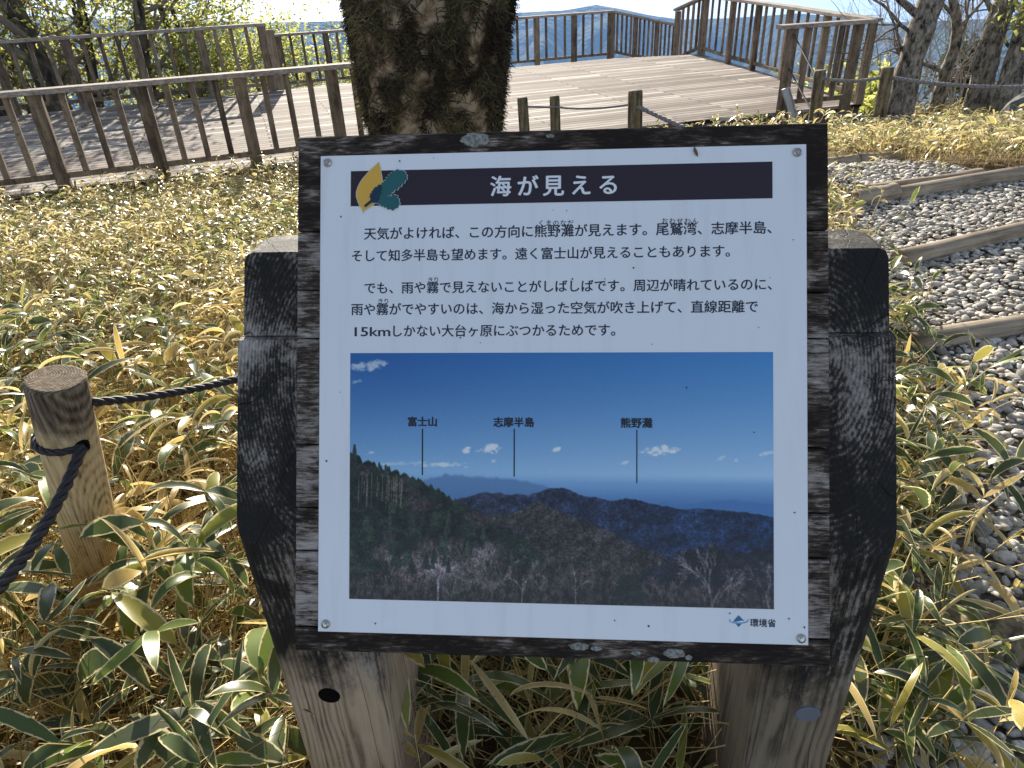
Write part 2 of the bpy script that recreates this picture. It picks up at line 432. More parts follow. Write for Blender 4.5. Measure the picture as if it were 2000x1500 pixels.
def railing(label, posts, tops, n_bal, zb=DECK_Z, below=0.0, post_w=0.12, bal_w=0.055, rail_w=0.17, rail_h=0.05, bot=0.13, group=None, ends=(True, True), bottoms=None, over=0.08):
    """posts: list of (x, y); tops: z of the rail underside at each post."""
    k = len(posts)
    zs = bottoms if bottoms is not None else [zb] * k
    root = thing('wooden_railing', (posts[0][0], posts[0][1], zs[0]), label, 'railing', group)
    for i, (x, y) in enumerate(posts):
        j = min(i, k - 2); d = np.array(posts[j + 1]) - np.array(posts[j]); d /= np.linalg.norm(d)
        b = MB(); b.beam((x, y, zs[i] - below), (x, y, tops[i]), post_w, post_w, up=(d[0], d[1], 0), rnd=rng.random()); b.build('post', M['rail'], root)
    for i in range(k - 1):
        p0, p1 = np.array(posts[i]), np.array(posts[i + 1]); d = (p1 - p0) / np.linalg.norm(p1 - p0)
        b = MB(); a0 = p0 + d * (post_w / 2); a1 = p1 - d * (post_w / 2)
        b.beam((*a0, zs[i] + bot), (*a1, zs[i + 1] + bot), 0.05, 0.06, rnd=rng.random()); b.build('bottom_rail', M['rail'], root)
        for s in range(n_bal):
            tt = (s + 1) / (n_bal + 1); q = p0 + (p1 - p0) * tt; z0 = zs[i] * (1 - tt) + zs[i + 1] * tt; z1 = tops[i] * (1 - tt) + tops[i + 1] * tt
            b = MB(); b.beam((*q, z0 + bot + 0.031), (*q, z1 - 0.001), bal_w, bal_w, up=(d[0], d[1], 0), rnd=rng.random()); b.build('baluster', M['rail'], root)
    b = MB()
    p0, p1 = np.array(posts[0]), np.array(posts[-1]); d = (p1 - p0) / np.linalg.norm(p1 - p0)
    pts = [(*(p0 - d * over), tops[0])] + [(*posts[i], tops[i]) for i in range(1, k - 1)] + [(*(p1 + d * over), tops[-1])]
    for a0, a1 in zip(pts[:-1], pts[1:]):
        b.beam((a0[0], a0[1], a0[2] + rail_h / 2 + 0.001), (a1[0], a1[1], a1[2] + rail_h / 2 + 0.001), rail_w, rail_h, rnd=rng.random())
    b.build('top_rail', M['railtop'], root)
    return root

def lerp_posts(a, bq, n): return [tuple(np.array(a) + (np.array(bq) - np.array(a)) * i / (n - 1)) for i in range(n)]
RG = 'railings of the viewing deck'
near = lerp_posts((-7.46, 6.80), (-0.95, 9.13), 8)
near = [(x, y - 0.02) for x, y in near]
railing('long weathered railing along the near left edge of the deck, ending behind the mossy trunk', near, [0.535] * 8, 3, below=0.42, group=RG, post_w=0.13, bal_w=0.06)
farl = lerp_posts((-9.08, 12.5), (-4.18, 14.32), 6)
railing('taller railing at the far left of the deck in front of the leafy trees', farl, [0.68] * 6, 3, group=RG, post_w=0.14, bal_w=0.06)
back = lerp_posts((-4.57, 16.73), (2.8, 19.48), 9)
railing('low railing along the back edge of the deck, passing behind the mossy trunk', back, [0.335] * 9, 3, zb=-0.7, group=RG, post_w=0.12, bal_w=0.05)
sB = at_y(1324, 53, 21.0)
stl = lerp_posts((2.86, 19.5), (float(sB[0]), 21.0), 4)
tz = list(np.linspace(0.335, float(sB[2]), 4))
railing('sloping stair railing going down beyond the back corner of the deck', stl, tz, 4, bottoms=[q - 1.0 for q in tz], group=RG, post_w=0.1, bal_w=0.045)
sC = at_y(1325, 22, 17.95)
st2 = [(float(sC[0]), 17.95), (4.42, 16.98)]
railing('short sloping railing at the head of the stairs at the far deck corner', st2, [float(sC[2]), 0.7], 4, bottoms=[DECK_Z - 0.3, DECK_Z], group=RG, post_w=0.11, bal_w=0.05)
rt = [(4.44, 16.9), (4.52, 15.24), (4.66, 14.16), (4.78, 12.95), (4.88, 11.7), (5.0, 10.5)]
railing('tall railing running back along the right edge of the deck', rt, [0.69, 0.69, 0.675, 0.66, 0.64, 0.62], 3, group=RG, post_w=0.1, bal_w=0.042)
gt = [(3.8, 10.12), (4.74, 10.335)]
gate = railing('short railing with a grey metal bracket at the near right corner of the deck', gt, [0.62, 0.62], 3, group=RG, post_w=0.115, bal_w=0.06, below=0.3, over=0.2)
M['zinc'] = solid('galvanised_steel', (0.42, 0.44, 0.47), 0.45, 0.5, 0.6)
b = MB()
q0, q1 = at_y(1534, 172, 10.0), at_y(1553, 242, 9.95)
b.beam(q0, q1, 0.1, 0.04, up=(0, 1, 0)); b.beam(q0 + [0.045, 0.0, 0], q1 + [0.045, 0.0, 0], 0.012, 0.09, up=(0, 1, 0)); b.build('metal_bracket', M['zinc'], gate)
b = MB()
M['wire'] = solid('dark_wire', (0.05, 0.045, 0.04), 0.6)
b.tube([at_y(1549, 66, 10.08), at_y(1592, 146, 9.2)], 0.012, 6); b.tube([at_y(1540, 133, 10.08), at_y(1583, 212, 9.2)], 0.012, 6); b.build('brace_wire', M['wire'], gate)
# broad board closing the end of the far left railing
e = thing('end_panel', (-4.0, 14.3, DECK_Z), 'slanting weathered board closing the gap between the two far left railings', 'board')
b = MB(); b.beam((-4.05, 14.33, DECK_Z + 0.01), (-4.05, 14.33, 0.62), 0.16, 0.05, up=(0.36, -0.93, 0), rnd=0.9); b.build('panel', M['rail'], e)
b = MB(); b.beam((-4.16, 14.23, DECK_Z + 0.3), (-3.93, 14.5, DECK_Z + 0.3), 0.03, 0.08, rnd=0.3); b.build('batten', M['rail'], e)

# ------------------------------------------------------------------ information sign
BW = 0.70
_t = np.array([-0.4161, -0.4840, 1.3971]) * BW
B0 = _x * _t[0] - _u * _t[1] + _f * _t[2] + np.array([0, 0, EYE])       # top-left corner of the board face
BX = np.array([0.9959, -0.0905, 0.0]); BX /= np.linalg.norm(BX)
BD = np.array([-0.043, -0.5195, -0.853]); BD -= BX * (BX @ BD); BD /= np.linalg.norm(BD)
BN = np.cross(BX, -BD)
MBD = Matrix(((BX[0], -BD[0], BN[0], B0[0]), (BX[1], -BD[1], BN[1], B0[1]), (BX[2], -BD[2], BN[2], B0[2]), (0, 0, 0, 1)))
def bl(px, py, off=0.0):
    d = ray(px, py); o = np.array([0, 0, EYE]); p = o + d * (((B0 + BN * off - o) @ BN) / (d @ BN)) - B0
    return np.array([p @ BX, -(p @ BD)])
def board_world(x, y, z=0.0): return B0 + BX * x - BD * y + BN * z

sign = thing('information_sign', (float(B0[0] + 0.35), 1.1, 0.0), 'large square information sign with white panel on two black-stained timber posts', 'sign')
MREL = Matrix.Translation(-Vector(sign.location)) @ MBD

def board_wood():
    t = NT('board_wood')
    v = t.coord(scale=(36, 250, 60)); g = t.noise(v, 1.0, 5, 0.72, 0.3)
    p = t.noise(t.coord(scale=(1, 2.2, 1)), 11, 5, 0.65)
    side = t.attr('rnd')
    f = t.math('ADD', t.math('ADD', t.math('MULTIPLY', g, 0.5), t.math('MULTIPLY', p, 0.58)), t.math('MULTIPLY', t.math('SUBTRACT', side, 0.5), 0.22))
    c = t.ramp(f, [(0.5, (0.018, 0.012, 0.009)), (0.575, (0.07, 0.05, 0.036)), (0.625, (0.22, 0.185, 0.155)), (0.73, (0.44, 0.39, 0.35))])
    q = t.noise(t.coord(scale=(2, 6, 2)), 14, 4, 0.6)
    c = t.mix(t.ramp(q, [(0.6, 0.0), (0.72, 0.5)]), c, (0.12, 0.075, 0.04))
    return t.bsdf(c, 0.8, 0.25, t.bump(g, 0.7, 0.004)).m
M['board'] = board_wood()
# planks: one slatted back board; 'rnd' carries how much paint each plank's side strip has lost
pxl = [265, 452, 566, 661, 868, 992, 1076, 1224, 1272]; pxr = [240, 449, 571, 661, 875, 1003, 1091, 1250, 1306]
b = MB()
for i in range(8):
    yl0, yl1 = bl(583, pxl[i])[1], bl(583, pxl[i + 1])[1]; yr0, yr1 = bl(1620, pxr[i])[1], bl(1620, pxr[i + 1])[1]
    g_ = 0.0012
    if i == 0: yl0 = yr0 = 0.0
    if i == 7: yl1 = yr1 = -BW
    N = 24; xs = np.linspace(0, BW, N)
    vv, ff = [], []
    ci = 0.0022
    for k, x in enumerate(xs):
        s = k / (N - 1); yt, yb = yl0 * (1 - s) + yr0 * s - g_, yl1 * (1 - s) + yr1 * s + g_
        jt = 0.0012 * (rng.random() - 0.5)
        vv += [(x, yt, -0.042), (x, yt + 0, -ci), (x, yt - ci, jt * 0.4), (x, yb + ci, jt * 0.4), (x, yb, -ci), (x, yb, -0.042)]
    for k in range(N - 1):
        for j in range(6): ff.append([k * 6 + j, k * 6 + (j + 1) % 6, (k + 1) * 6 + (j + 1) % 6, (k + 1) * 6 + j])
    ff += [list(range(6))[::-1], [(N - 1) * 6 + j for j in range(6)]]
    base = [0.36, 0.5, 0.62, 0.55, 0.6, 0.62, 0.72, 0.42][i]
    at = np.repeat(base + (0.12 if 1 <= i <= 6 else 0.0) * (np.abs(xs / BW - 0.5) > 0.4) + 0.1 * (xs < BW * 0.1), 6)
    b.add(vv, ff, rnd=at)
b.build('back_board', M['board'], sign, matrix=MREL)

M['white'] = None
t = NT('white_panel'); c_ = t.mix(t.ramp(t.noise(t.coord(), 2.2, 5, 0.6), [(0.4, 0.0), (0.75, 0.35)]), (0.80, 0.81, 0.82), (0.70, 0.73, 0.74))
st = t.noise(t.coord(scale=(40, 4, 1)), 1.0, 4, 0.6)
c_ = t.mix(t.ramp(st, [(0.52, 0.0), (0.8, 0.3)]), c_, (0.55, 0.53, 0.48))
M['white'] = t.bsdf(c_, t.math('ADD', 0.12, t.math('MULTIPLY', t.noise(t.coord(), 5, 4), 0.16)), 0.5).m
def ink(name, col, rough=0.22): return solid(name, col, rough, 0.45, var=0.04, scale=8)
M['band'] = ink('header_ink', (0.026, 0.017, 0.024)); M['ink'] = ink('text_ink', (0.022, 0.028, 0.05)); M['title'] = ink('title_white', (0.78, 0.79, 0.8))
M['gold'] = ink('leaf_gold', (0.72, 0.41, 0.06)); M['fir'] = ink('fir_green', (0.02, 0.115, 0.12)); M['firdark'] = ink('fir_dark', (0.008, 0.035, 0.065)); M['outline'] = ink('emblem_outline', (0.7, 0.7, 0.66))
M['cap'] = ink('caption_ink', (0.01, 0.013, 0.022)); M['teal'] = ink('logo_teal', (0.0, 0.13, 0.24)); M['sky_blue'] = ink('logo_blue', (0.12, 0.33, 0.6))

pc = [bl(628, 305), bl(1572, 285), bl(1578, 1259), bl(623, 1231)]
px0, px1 = (pc[0][0] + pc[3][0]) / 2, (pc[1][0] + pc[2][0]) / 2; py0, py1 = (pc[0][1] + pc[1][1]) / 2, (pc[2][1] + pc[3][1]) / 2
PT = 0.0040
b = MB(); c0 = 0.0006
ring = lambda d, z: [(px0 + d, py1 + d, z), (px1 - d, py1 + d, z), (px1 - d, py0 - d, z), (px0 + d, py0 - d, z)]
b.add(ring(0, 0.0008) + ring(0, PT - c0) + ring(c0, PT), [[3, 2, 1, 0], [8, 9, 10, 11]] + [[i, (i + 1) % 4, 4 + (i + 1) % 4, 4 + i] for i in range(4)] + [[4 + i, 4 + (i + 1) % 4, 8 + (i + 1) % 4, 8 + i] for i in range(4)])
panel = b.build('white_panel', M['white'], sign, matrix=MREL)
I4 = Matrix.Identity(4)
def flat(name, polys, mat, z, parent=panel, attrs=None):
    b = MB()
    for q in polys: b.add([(x, y, PT + z) for x, y in q], [list(range(len(q)))])
    return b.build(name, mat, parent, matrix=I4)
def pquad(*pts): return [tuple(bl(*q)) for q in pts]
def rect_px(x0, y0, x1, y1):
    a, c = bl(x0, y0), bl(x1, y1); return [(a[0], c[1]), (c[0], c[1]), (c[0], a[1]), (a[0], a[1])]
hb = [bl(687, 335), bl(1507, 319), bl(1507, 389.5), bl(687, 404)]
hx0, hx1 = (hb[0][0] + hb[3][0]) / 2, (hb[1][0] + hb[2][0]) / 2; hy0, hy1 = (hb[0][1] + hb[1][1]) / 2, (hb[2][1] + hb[3][1]) / 2
flat('header_band', [[(hx0, hy1), (hx1, hy1), (hx1, hy0), (hx0, hy0)]], M['band'], 0.0003)

def text_mesh(items, name, mat, z, bold=0.0, wide=1.0):
    """items: (string, x_left, y_centre, em)."""
    V, Fc, nn = [], [], 0
    for body, x, y, em in items:
        cu = bpy.data.curves.new('glyphs', 'FONT'); cu.body = body; cu.size = 1.0; cu.resolution_u = 3
        ob = bpy.data.objects.new('glyphs', cu); C.objects.link(ob)
        me = bpy.data.meshes.new_from_object(ob)
        for k, (ox, oy) in enumerate(((0, 0), (1, 0), (-1, 0), (0, .7), (0, -.7)) if bold > 0 else ((0, 0),)):   # heavier strokes
            for q in me.vertices: V.append((x + (q.co.x + ox * bold) * em * wide, y + (q.co.y + oy * bold - 0.38) * em, PT + z + k * 0.00002))
            for q in me.polygons: Fc.append([i + nn for i in q.vertices])
            nn += len(me.vertices)
        bpy.data.objects.remove(ob); bpy.data.curves.remove(cu); bpy.data.meshes.remove(me)
    m = bpy.data.meshes.new(name); m.from_pydata(V, [], Fc); m.materials.append(mat); m.update()
    o = bpy.data.objects.new(name, m); C.objects.link(o); o.parent = panel; return o
def line_item(body, xa, xb, yc, n=None):
    a, c = bl(xa, yc), bl(xb, yc); return (body, a[0], a[1], (c[0] - a[0]) / (n or len(body)))
ti = []
for ch, cxp, cyp in (('海', 978.5, 365.5), ('が', 1031, 365), ('見', 1081, 364), ('え', 1134.5, 363), ('る', 1188, 362)):
    em = 0.0292; a = bl(cxp, cyp); ti.append((ch, a[0] - em * 0.5, a[1], em))
text_mesh(ti, 'title_text', M['title'], 0.0006, 0.024)
def line2(body, xa, ya, xb, n): # left px, centre y at the left, right px
    a = bl(xa, ya); c = bl(xb, ya - 0.012 * (xb - xa) * 0.5); return (body, a[0], a[1], (c[0] - a[0]) / n)
for it in (line2('天気がよければ、この方向に熊野灘が見えます。尾鷲湾、志摩半島、', 712, 458, 1523, 31),
           line2('そして知多半島も望めます。遠く富士山が見えることもあります。', 687, 501, 1441, 30),
           line2('でも、雨や霧で見えないことがしばしばです。周辺が晴れているのに、', 712, 563.5, 1523, 32),
           line2('雨や霧がでやすいのは、海から湿った空気が吹き上げて、直線距離で', 687, 605, 1507, 32),
           line2('しかない大台ヶ原にぶつかるためです。', 764, 647, 1218, 18)):
    text_mesh([it], 'text_line', M['ink'], 0.0003, 0.017)
text_mesh([('15km', *(bl(688, 647.5)), 0.0175)], 'text_line', M['ink'], 0.0003, 0.017, 1.38)
for its in ([line2(ch, 1051 + i * 14.2, 437, 1064 + i * 14.2, 1) for i, ch in enumerate('くまのなだ')],
            [line2(ch, 1291 + i * 14.8, 433, 1304 + i * 14.8, 1) for i, ch in enumerate('おわせわん')],
            [line2('きり', 836, 547.5, 859, 2)], [line2('きり', 739, 589, 762, 2)]):
    text_mesh(its, 'ruby_text', M['ink'], 0.0003, 0.008)

def zig(pts, amp, step):
    pts = np.array(pts, float); out = []; c = pts.mean(0)
    for i in range(len(pts)):
        a, q = pts[i], pts[(i + 1) % len(pts)]; L = np.linalg.norm(q - a); m = max(1, int(L / step)); d = (q - a) / L; nr = np.array([d[1], -d[0]])
        if nr @ ((a + q) / 2 - c) < 0: nr = -nr
        for j in range(m):
            out.append(a + (q - a) * (j / m)); out.append(a + (q - a) * ((j + 0.62) / m) + nr * amp * random.uniform(0.6, 1.2))
    return out
def emb(pts, k=1.0):
    pts = np.array(pts, float); c = pts.mean(0); return [tuple(bl(670 + q[0] / 12.5, 310 + q[1] / 12.5)) for q in c + (pts - c) * k]
def grow(pts, d):
    pts = np.array(pts, float); c = pts.mean(0); v = pts - c; return c + v * (1 + d / np.linalg.norm(v, axis=1))[:, None]
gold = [(895, 105), (938, 290), (970, 470), (990, 650), (960, 850), (880, 1010), (760, 1150), (640, 1230), (535, 1300), (515, 1370), (508, 1290), (430, 1160), (380, 1040), (350, 930), (355, 820), (400, 700), (460, 580), (520, 500), (620, 380), (700, 290), (800, 200)]
lobeA = zig([(720, 1060), (690, 930), (760, 800), (850, 720), (960, 660), (1060, 550), (1150, 420), (1280, 330), (1400, 310), (1520, 340), (1575, 470), (1540, 560), (1470, 640), (1390, 720), (1290, 780), (1220, 850), (1140, 910), (1040, 970), (930, 1060), (820, 1100)], 34, 62)
lobeB = zig([(880, 1070), (990, 1000), (1100, 970), (1200, 950), (1310, 915), (1350, 980), (1385, 1060), (1390, 1150), (1300, 1240), (1190, 1260), (1080, 1210), (950, 1150)], 46, 66)
flat('emblem_outline', [emb(grow(gold, 14)), emb(grow(lobeA, 16)), emb(grow(lobeB, 16))][:1], M['outline'], 0.0006)
flat('gold_leaf', [emb(gold)], M['gold'], 0.0009)
flat('fir_outline', [emb(grow(lobeA, 13))], M['outline'], 0.0007); flat('fir_outline', [emb(grow(lobeB, 13))], M['outline'], 0.00075)
flat('fir_sprig', [emb(lobeA)], M['fir'], 0.0012); flat('fir_sprig', [emb(lobeB)], M['fir'], 0.0014)
dk_part = zig([(720, 1060), (690, 930), (760, 800), (850, 720), (950, 670), (965, 760), (930, 900), (880, 1060), (810, 1100)], 30, 60)
flat('fir_dark_part', [emb(dk_part), emb([(540, 1165), (700, 1030), (740, 1090), (570, 1215)])], M['firdark'], 0.0016)  # darker printed ink on the sprig's lower part and stem

# the printed photograph: its picture is painted as vertex colours on the print
def lin(c): c = np.asarray(c, float) / 255; return np.where(c <= 0.04045, c / 12.92, ((c + 0.055) / 1.055) ** 2.4)
PW, PH = 720, 430
X, Y = np.meshgrid(687 + (np.arange(PW) + 0.5) / PW * 822, 689 + (np.arange(PH) + 0.5) / PH * 489)
def blendc(img, col, a): a = np.clip(a, 0, 1)[..., None]; return img * (1 - a) + np.asarray(col, float) * a
s = (X - 687) / 822; tt = np.clip((Y - 689) / (935 - 689), 0, 1)
top = np.array([30, 76, 142.]) * (1 - s[..., None]) + np.array([52, 108, 172.]) * s[..., None]
hor = np.array([106, 150, 196.]) * (1 - s[..., None]) + np.array([128, 166, 208.]) * s[..., None]
img = top * (1 - tt[..., None] ** 1.3) + hor * tt[..., None] ** 1.3
nz = fbm(X / 34, Y / 20, 5, 2); nzf = fbm(X / 9, Y / 8, 4, 21)
for cx_, cy_, rx, ry, a in ((728, 714, 46, 13, .6), (700, 747, 12, 5, .4), (965, 878, 26, 12, .95), (921, 882, 10, 8, .8), (1297, 878, 43, 12, .85), (1097, 878, 11, 6, .8), (975, 902, 8, 5, .5), (870, 910, 60, 6, .55), (790, 908, 70, 5, .35), (728, 888, 14, 4, .5), (1410, 893, 12, 5, .4), (1440, 895, 10, 5, .4), (1228, 903, 10, 4, .4), (1495, 882, 20, 5, .45), (920, 915, 10, 4, .4)):
    d = ((X - cx_) / rx) ** 2 + ((Y - cy_ + 3 * (X - cx_) / rx) / ry) ** 2
    img = blendc(img, (198, 205, 212), a * sstep(0.0, 0.95, 1.2 - d - 1.9 * (1 - fbm(X / 9, Y / 6, 5, int(cx_))) + 0.6))
sea = sstep(930, 936, Y); depth_ = np.clip((Y - 935) / 60, 0, 1)
sea = sstep(922, 946, Y); img = blendc(img, (84, 128, 182), sea * .8); img = blendc(img, (56, 98, 156), sstep(938, 985, Y) * 0.9)
def poly_mask(pts, soft=2.0, rough=0.0, seed=0, sc=10):
    xs, ys = zip(*pts); yy = np.interp(X, xs, ys, left=2000, right=2000) + rough * (fbm(X / sc, X * 0 + seed, 4, seed) - 0.5) * 2; return sstep(-soft, soft, Y - yy), yy
m, yy = poly_mask([(820, 945), (880, 929), (960, 934), (1010, 936), (1080, 950), (1100, 965)], 4, 3, 4); img = blendc(img, (62, 98, 146), m * 0.75)
m, yy = poly_mask([(1270, 990), (1300, 978), (1330, 983), (1390, 975), (1440, 972), (1509, 980)], 3, 3, 5); img = blendc(img, (52, 94, 156), m * 0.8)
m, yy = poly_mask([(880, 1010), (905, 975), (960, 963), (1000, 966), (1045, 966), (1085, 954), (1112, 954), (1150, 966), (1200, 975), (1240, 972), (1300, 985), (1340, 990), (1400, 990), (1460, 995), (1509, 1003)], 1.5, 3, 7)
rid = np.abs(fbm(X / 60 + Y / 80, Y / 50 - X / 140, 5, 9) - 0.5) * 2
rc = np.array([54, 62, 84.]) * (1 - s[..., None]) + np.array([30, 54, 100.]) * s[..., None]
img = blendc(img, 0 * rc, m * 0) * (1 - m[..., None]) + m[..., None] * rc * (0.6 + 0.8 * (0.5 * rid + 0.5 * np.abs(fbm(X / 22 + Y / 26, Y / 20 - X / 60, 5, 33) - 0.5) * 2) + 0.6 * (nzf - 0.5) + 0.5 * (fbm(X / 3.2, Y / 3, 3, 71) - 0.5))[..., None]
m, yy = poly_mask([(880, 1000), (1000, 1005), (1030, 995), (1062, 980), (1100, 996), (1180, 1028), (1250, 1060), (1305, 1082), (1330, 1092), (1330, 1200)], 2, 5, 12)
m = m * (X < 1335)
img = img * (1 - m[..., None]) + m[..., None] * (np.array([54, 57, 62.]) * (0.42 + 0.9 * fbm(X / 20 + Y / 30, Y / 20, 5, 31) * 0.9 + 0.7 * (nzf - 0.5) + 0.9 * (fbm(X / 3, Y / 2.6, 3, 72) - 0.5))[..., None])
m, yy = poly_mask([(687, 885), (715, 905), (760, 918), (800, 930), (845, 948), (890, 975), (940, 1000), (1000, 1030), (1060, 1070), (1085, 1105), (1095, 1200)], 2, 9, 14, 6)
m = m * (X < 1092); clump = fbm(X / 22, Y / 16, 5, 41)
g1 = np.array([28, 42, 36.]) * (0.1 + 1.3 * clump + 0.9 * (fbm(X / 3.4, Y / 2.6, 3, 73) - 0.4))[..., None]; g2 = np.array([66, 62, 68.]) * (0.3 + 0.7 * nzf + 0.8 * (fbm(X / 2.4, Y / 5, 3, 74) - 0.3))[..., None]
k = 0.8 * sstep(0.55, 0.7, fbm(X / 45 + 5, Y / 30, 4, 44))[..., None]
img = img * (1 - m[..., None]) + m[..., None] * (g1 * (1 - k) + g2 * k)
m, yy = poly_mask([(1250, 1120), (1300, 1092), (1340, 1070), (1390, 1058), (1440, 1072), (1509, 1060)], 2, 10, 17, 8)
img = img * (1 - m[..., None]) + m[..., None] * (np.array([26, 31, 42.]) * (0.4 + 1.2 * fbm(X / 12, Y / 10, 4, 51))[..., None])
m, yy = poly_mask([(687, 1145), (760, 1120), (800, 1075), (860, 1050), (930, 1062), (1000, 1095), (1060, 1110), (1100, 1090), (1180, 1110), (1260, 1130), (1330, 1140), (1400, 1135), (1509, 1140)], 6, 12, 19, 12)
img = img * (1 - 0.85 * m[..., None]) + 0.85 * m[..., None] * (np.array([52, 52, 56.]) * (0.1 + 1.3 * fbm(X / 6, Y / 12, 4, 61) + 0.35 * (fbm(X / 1.8, Y / 3, 2, 66) - 0.5))[..., None])
def stroke(x0, y0, x1, y1, w, col, a):
    global img
    i0, i1 = sorted((x0, x1)); j0, j1 = sorted((y0, y1))
    c0_, c1_ = int((i0 - 687 - 4) / 822 * PW), int((i1 - 687 + 4) / 822 * PW) + 1; r0_, r1_ = int((j0 - 689 - 4) / 489 * PH), int((j1 - 689 + 4) / 489 * PH) + 1
    c0_, r0_, c1_, r1_ = max(c0_, 0), max(r0_, 0), min(c1_, PW), min(r1_, PH)
    if c1_ <= c0_ or r1_ <= r0_: return
    xx, yy = X[r0_:r1_, c0_:c1_], Y[r0_:r1_, c0_:c1_]; dx, dy = x1 - x0, y1 - y0; q = np.clip(((xx - x0) * dx + (yy - y0) * dy) / (dx * dx + dy * dy + 1e-9), 0, 1)
    d = np.hypot(xx - x0 - q * dx, yy - y0 - q * dy); al = a * np.clip(w / 2 + 0.7 - d, 0, 1)
    img[r0_:r1_, c0_:c1_] = blendc(img[r0_:r1_, c0_:c1_], col, al)
def twig(x, y, ang, L, w, dep, col, a):
    x1, y1 = x + L * math.cos(ang), y - L * math.sin(ang); stroke(x, y, x1, y1, w, col, a)
    if dep > 0:
        for _ in range(random.choice((2, 3, 3))): twig(x + (x1 - x) * random.uniform(.55, 1), y + (y1 - y) * random.uniform(.55, 1), ang + random.uniform(-.7, .7), L * random.uniform(.55, .85), max(w * 0.7, 0.5), dep - 1, col, a * 0.88)
for _ in range(70): twig(random.uniform(760, 1010), random.uniform(1120, 1182), random.uniform(1.1, 2.0), random.uniform(18, 34), 1.5, 4, random.choice(((96, 95, 106), (78, 75, 82), (104, 104, 116))), 0.45)
for _ in range(70): twig(random.uniform(690, 1509), random.uniform(1140, 1182), random.uniform(1.0, 2.1), random.uniform(10, 20), 1.2, 4, random.choice(((88, 86, 94), (72, 66, 72))), 0.45)
twig(865, 1178, 1.55, 34, 2.6, 5, (126, 124, 146), 0.6)
twig(1395, 1178, 1.75, 46, 3.0, 5, (112, 112, 128), 0.6); twig(1390, 1178, 1.1, 40, 2.4, 5, (100, 100, 116), 0.55); twig(1500, 1178, 1.8, 36, 2.2, 5, (100, 102, 118), 0.5); twig(1030, 1178, 1.5, 40, 1.8, 4, (120, 116, 130), 0.6); twig(1135, 1178, 1.6, 34, 1.8, 4, (110, 106, 122), 0.6)
def conifer(x, y0, y1, w, col):
    stroke(x, y0, x, y1, 2, col, 0.9)
    for yq in np.arange(y1, y0, 2.2):
        q = (yq - y1) / (y0 - y1); hw = w * (0.2 + 0.8 * q) * random.uniform(.5, 1.0); stroke(x - hw, yq + hw * .3, x, yq, 2, col, .85); stroke(x + hw, yq + hw * .3, x, yq, 2, col, .85)
conifer(697, 940, 872, 11, (30, 40, 42)); conifer(747, 930, 907, 6, (40, 48, 54)); conifer(760, 935, 912, 6, (36, 46, 52)); conifer(811, 960, 938, 8, (34, 44, 46)); conifer(825, 965, 946, 7, (34, 44, 46))
for _ in range(26): xq = random.uniform(700, 800); stroke(xq, 960 + random.uniform(0, 40), xq + 1, 925 + random.uniform(0, 25), 1.2, (118, 112, 118), .5)
for _ in range(50):
    xq, yq = random.uniform(690, 1010), random.uniform(985, 1110)
    if yq > np.interp(xq, [687, 880, 1010], [940, 995, 1065]): conifer(xq, yq + 20, yq - 8, random.uniform(6, 13), random.choice(((36, 50, 46), (44, 60, 52), (28, 38, 38))))
for cx_ in (1235, 1225, 1248): conifer(cx_, 1170, 1118, 26, (28, 38, 38))
la_, _ = poly_mask([(880, 1010), (905, 980), (960, 968), (1000, 971), (1045, 971), (1085, 960), (1112, 960), (1150, 972), (1200, 980), (1240, 978), (1300, 990), (1340, 995), (1400, 996), (1460, 1000), (1509, 1008)], 4)
lb_, _ = poly_mask([(687, 895), (760, 928), (845, 958), (930, 1008), (1095, 1120), (1509, 1120)], 6)
land = np.maximum(la_, lb_)[..., None]; img = img * (1 + land * (1.1 * (fbm(X / 2.4, Y / 2.2, 3, 88) - 0.52) + 0.5 * (fbm(X / 16, Y / 11, 4, 89) - 0.5))[..., None])
img = np.where(land > 0.5, 255 * (np.clip(img, 0, 255) / 255) ** 1.06, img)
img += 5 * (rng.random(img.shape[:2])[..., None] - 0.5)
alb = np.clip(lin(np.clip(img, 0, 255)) / np.array([0.30, 0.37, 0.49]) * 0.66, 0.0, 0.85)
f4 = [bl(687, 689), bl(1507, 689), bl(1511, 1189), bl(683, 1167)]
fx0, fx1, fy0, fy1 = (f4[0][0] + f4[3][0]) / 2, (f4[1][0] + f4[2][0]) / 2, (f4[0][1] + f4[1][1]) / 2, (f4[2][1] + f4[3][1]) / 2
t = NT('printed_ink'); q = t.n('ShaderNodeAttribute', attribute_name='print'); t.bsdf(q.outputs['Color'], 0.12, 0.35); M['print'] = t.m
xs = np.linspace(fx0, fx1, PW); ys = np.linspace(fy0, fy1, PH)
gx_, gy_ = np.meshgrid(xs, ys)
_i = (np.arange(PH - 1)[:, None] * PW + np.arange(PW - 1)[None]).ravel()
pho = np_mesh('printed_photo', np.stack([gx_, gy_, np.full_like(gx_, PT + 0.0003)], -1).reshape(-1, 3), np.stack([_i, _i + PW, _i + PW + 1, _i + 1], 1), M['print'], smooth=False)
at = pho.data.attributes.new('print', 'FLOAT_COLOR', 'POINT')
at.data.foreach_set('color', np.concatenate([alb, np.ones((PH, PW, 1))], -1).astype(np.float32).ravel())
pho.parent = panel
for it in (line2('富士山', 797, 823, 856, 3), line2('志摩半島', 964, 824, 1044, 4), line2('熊野灘', 1211, 825.5, 1274, 3)): text_mesh([it], 'caption_text', M['cap'], 0.0006, 0.038)
for q in (rect_px(825.2, 837, 827.6, 927), rect_px(1003.6, 837, 1006, 930), rect_px(1242, 839, 1244.4, 943)): flat('pointer_line', [q], M['cap'], 0.0006)
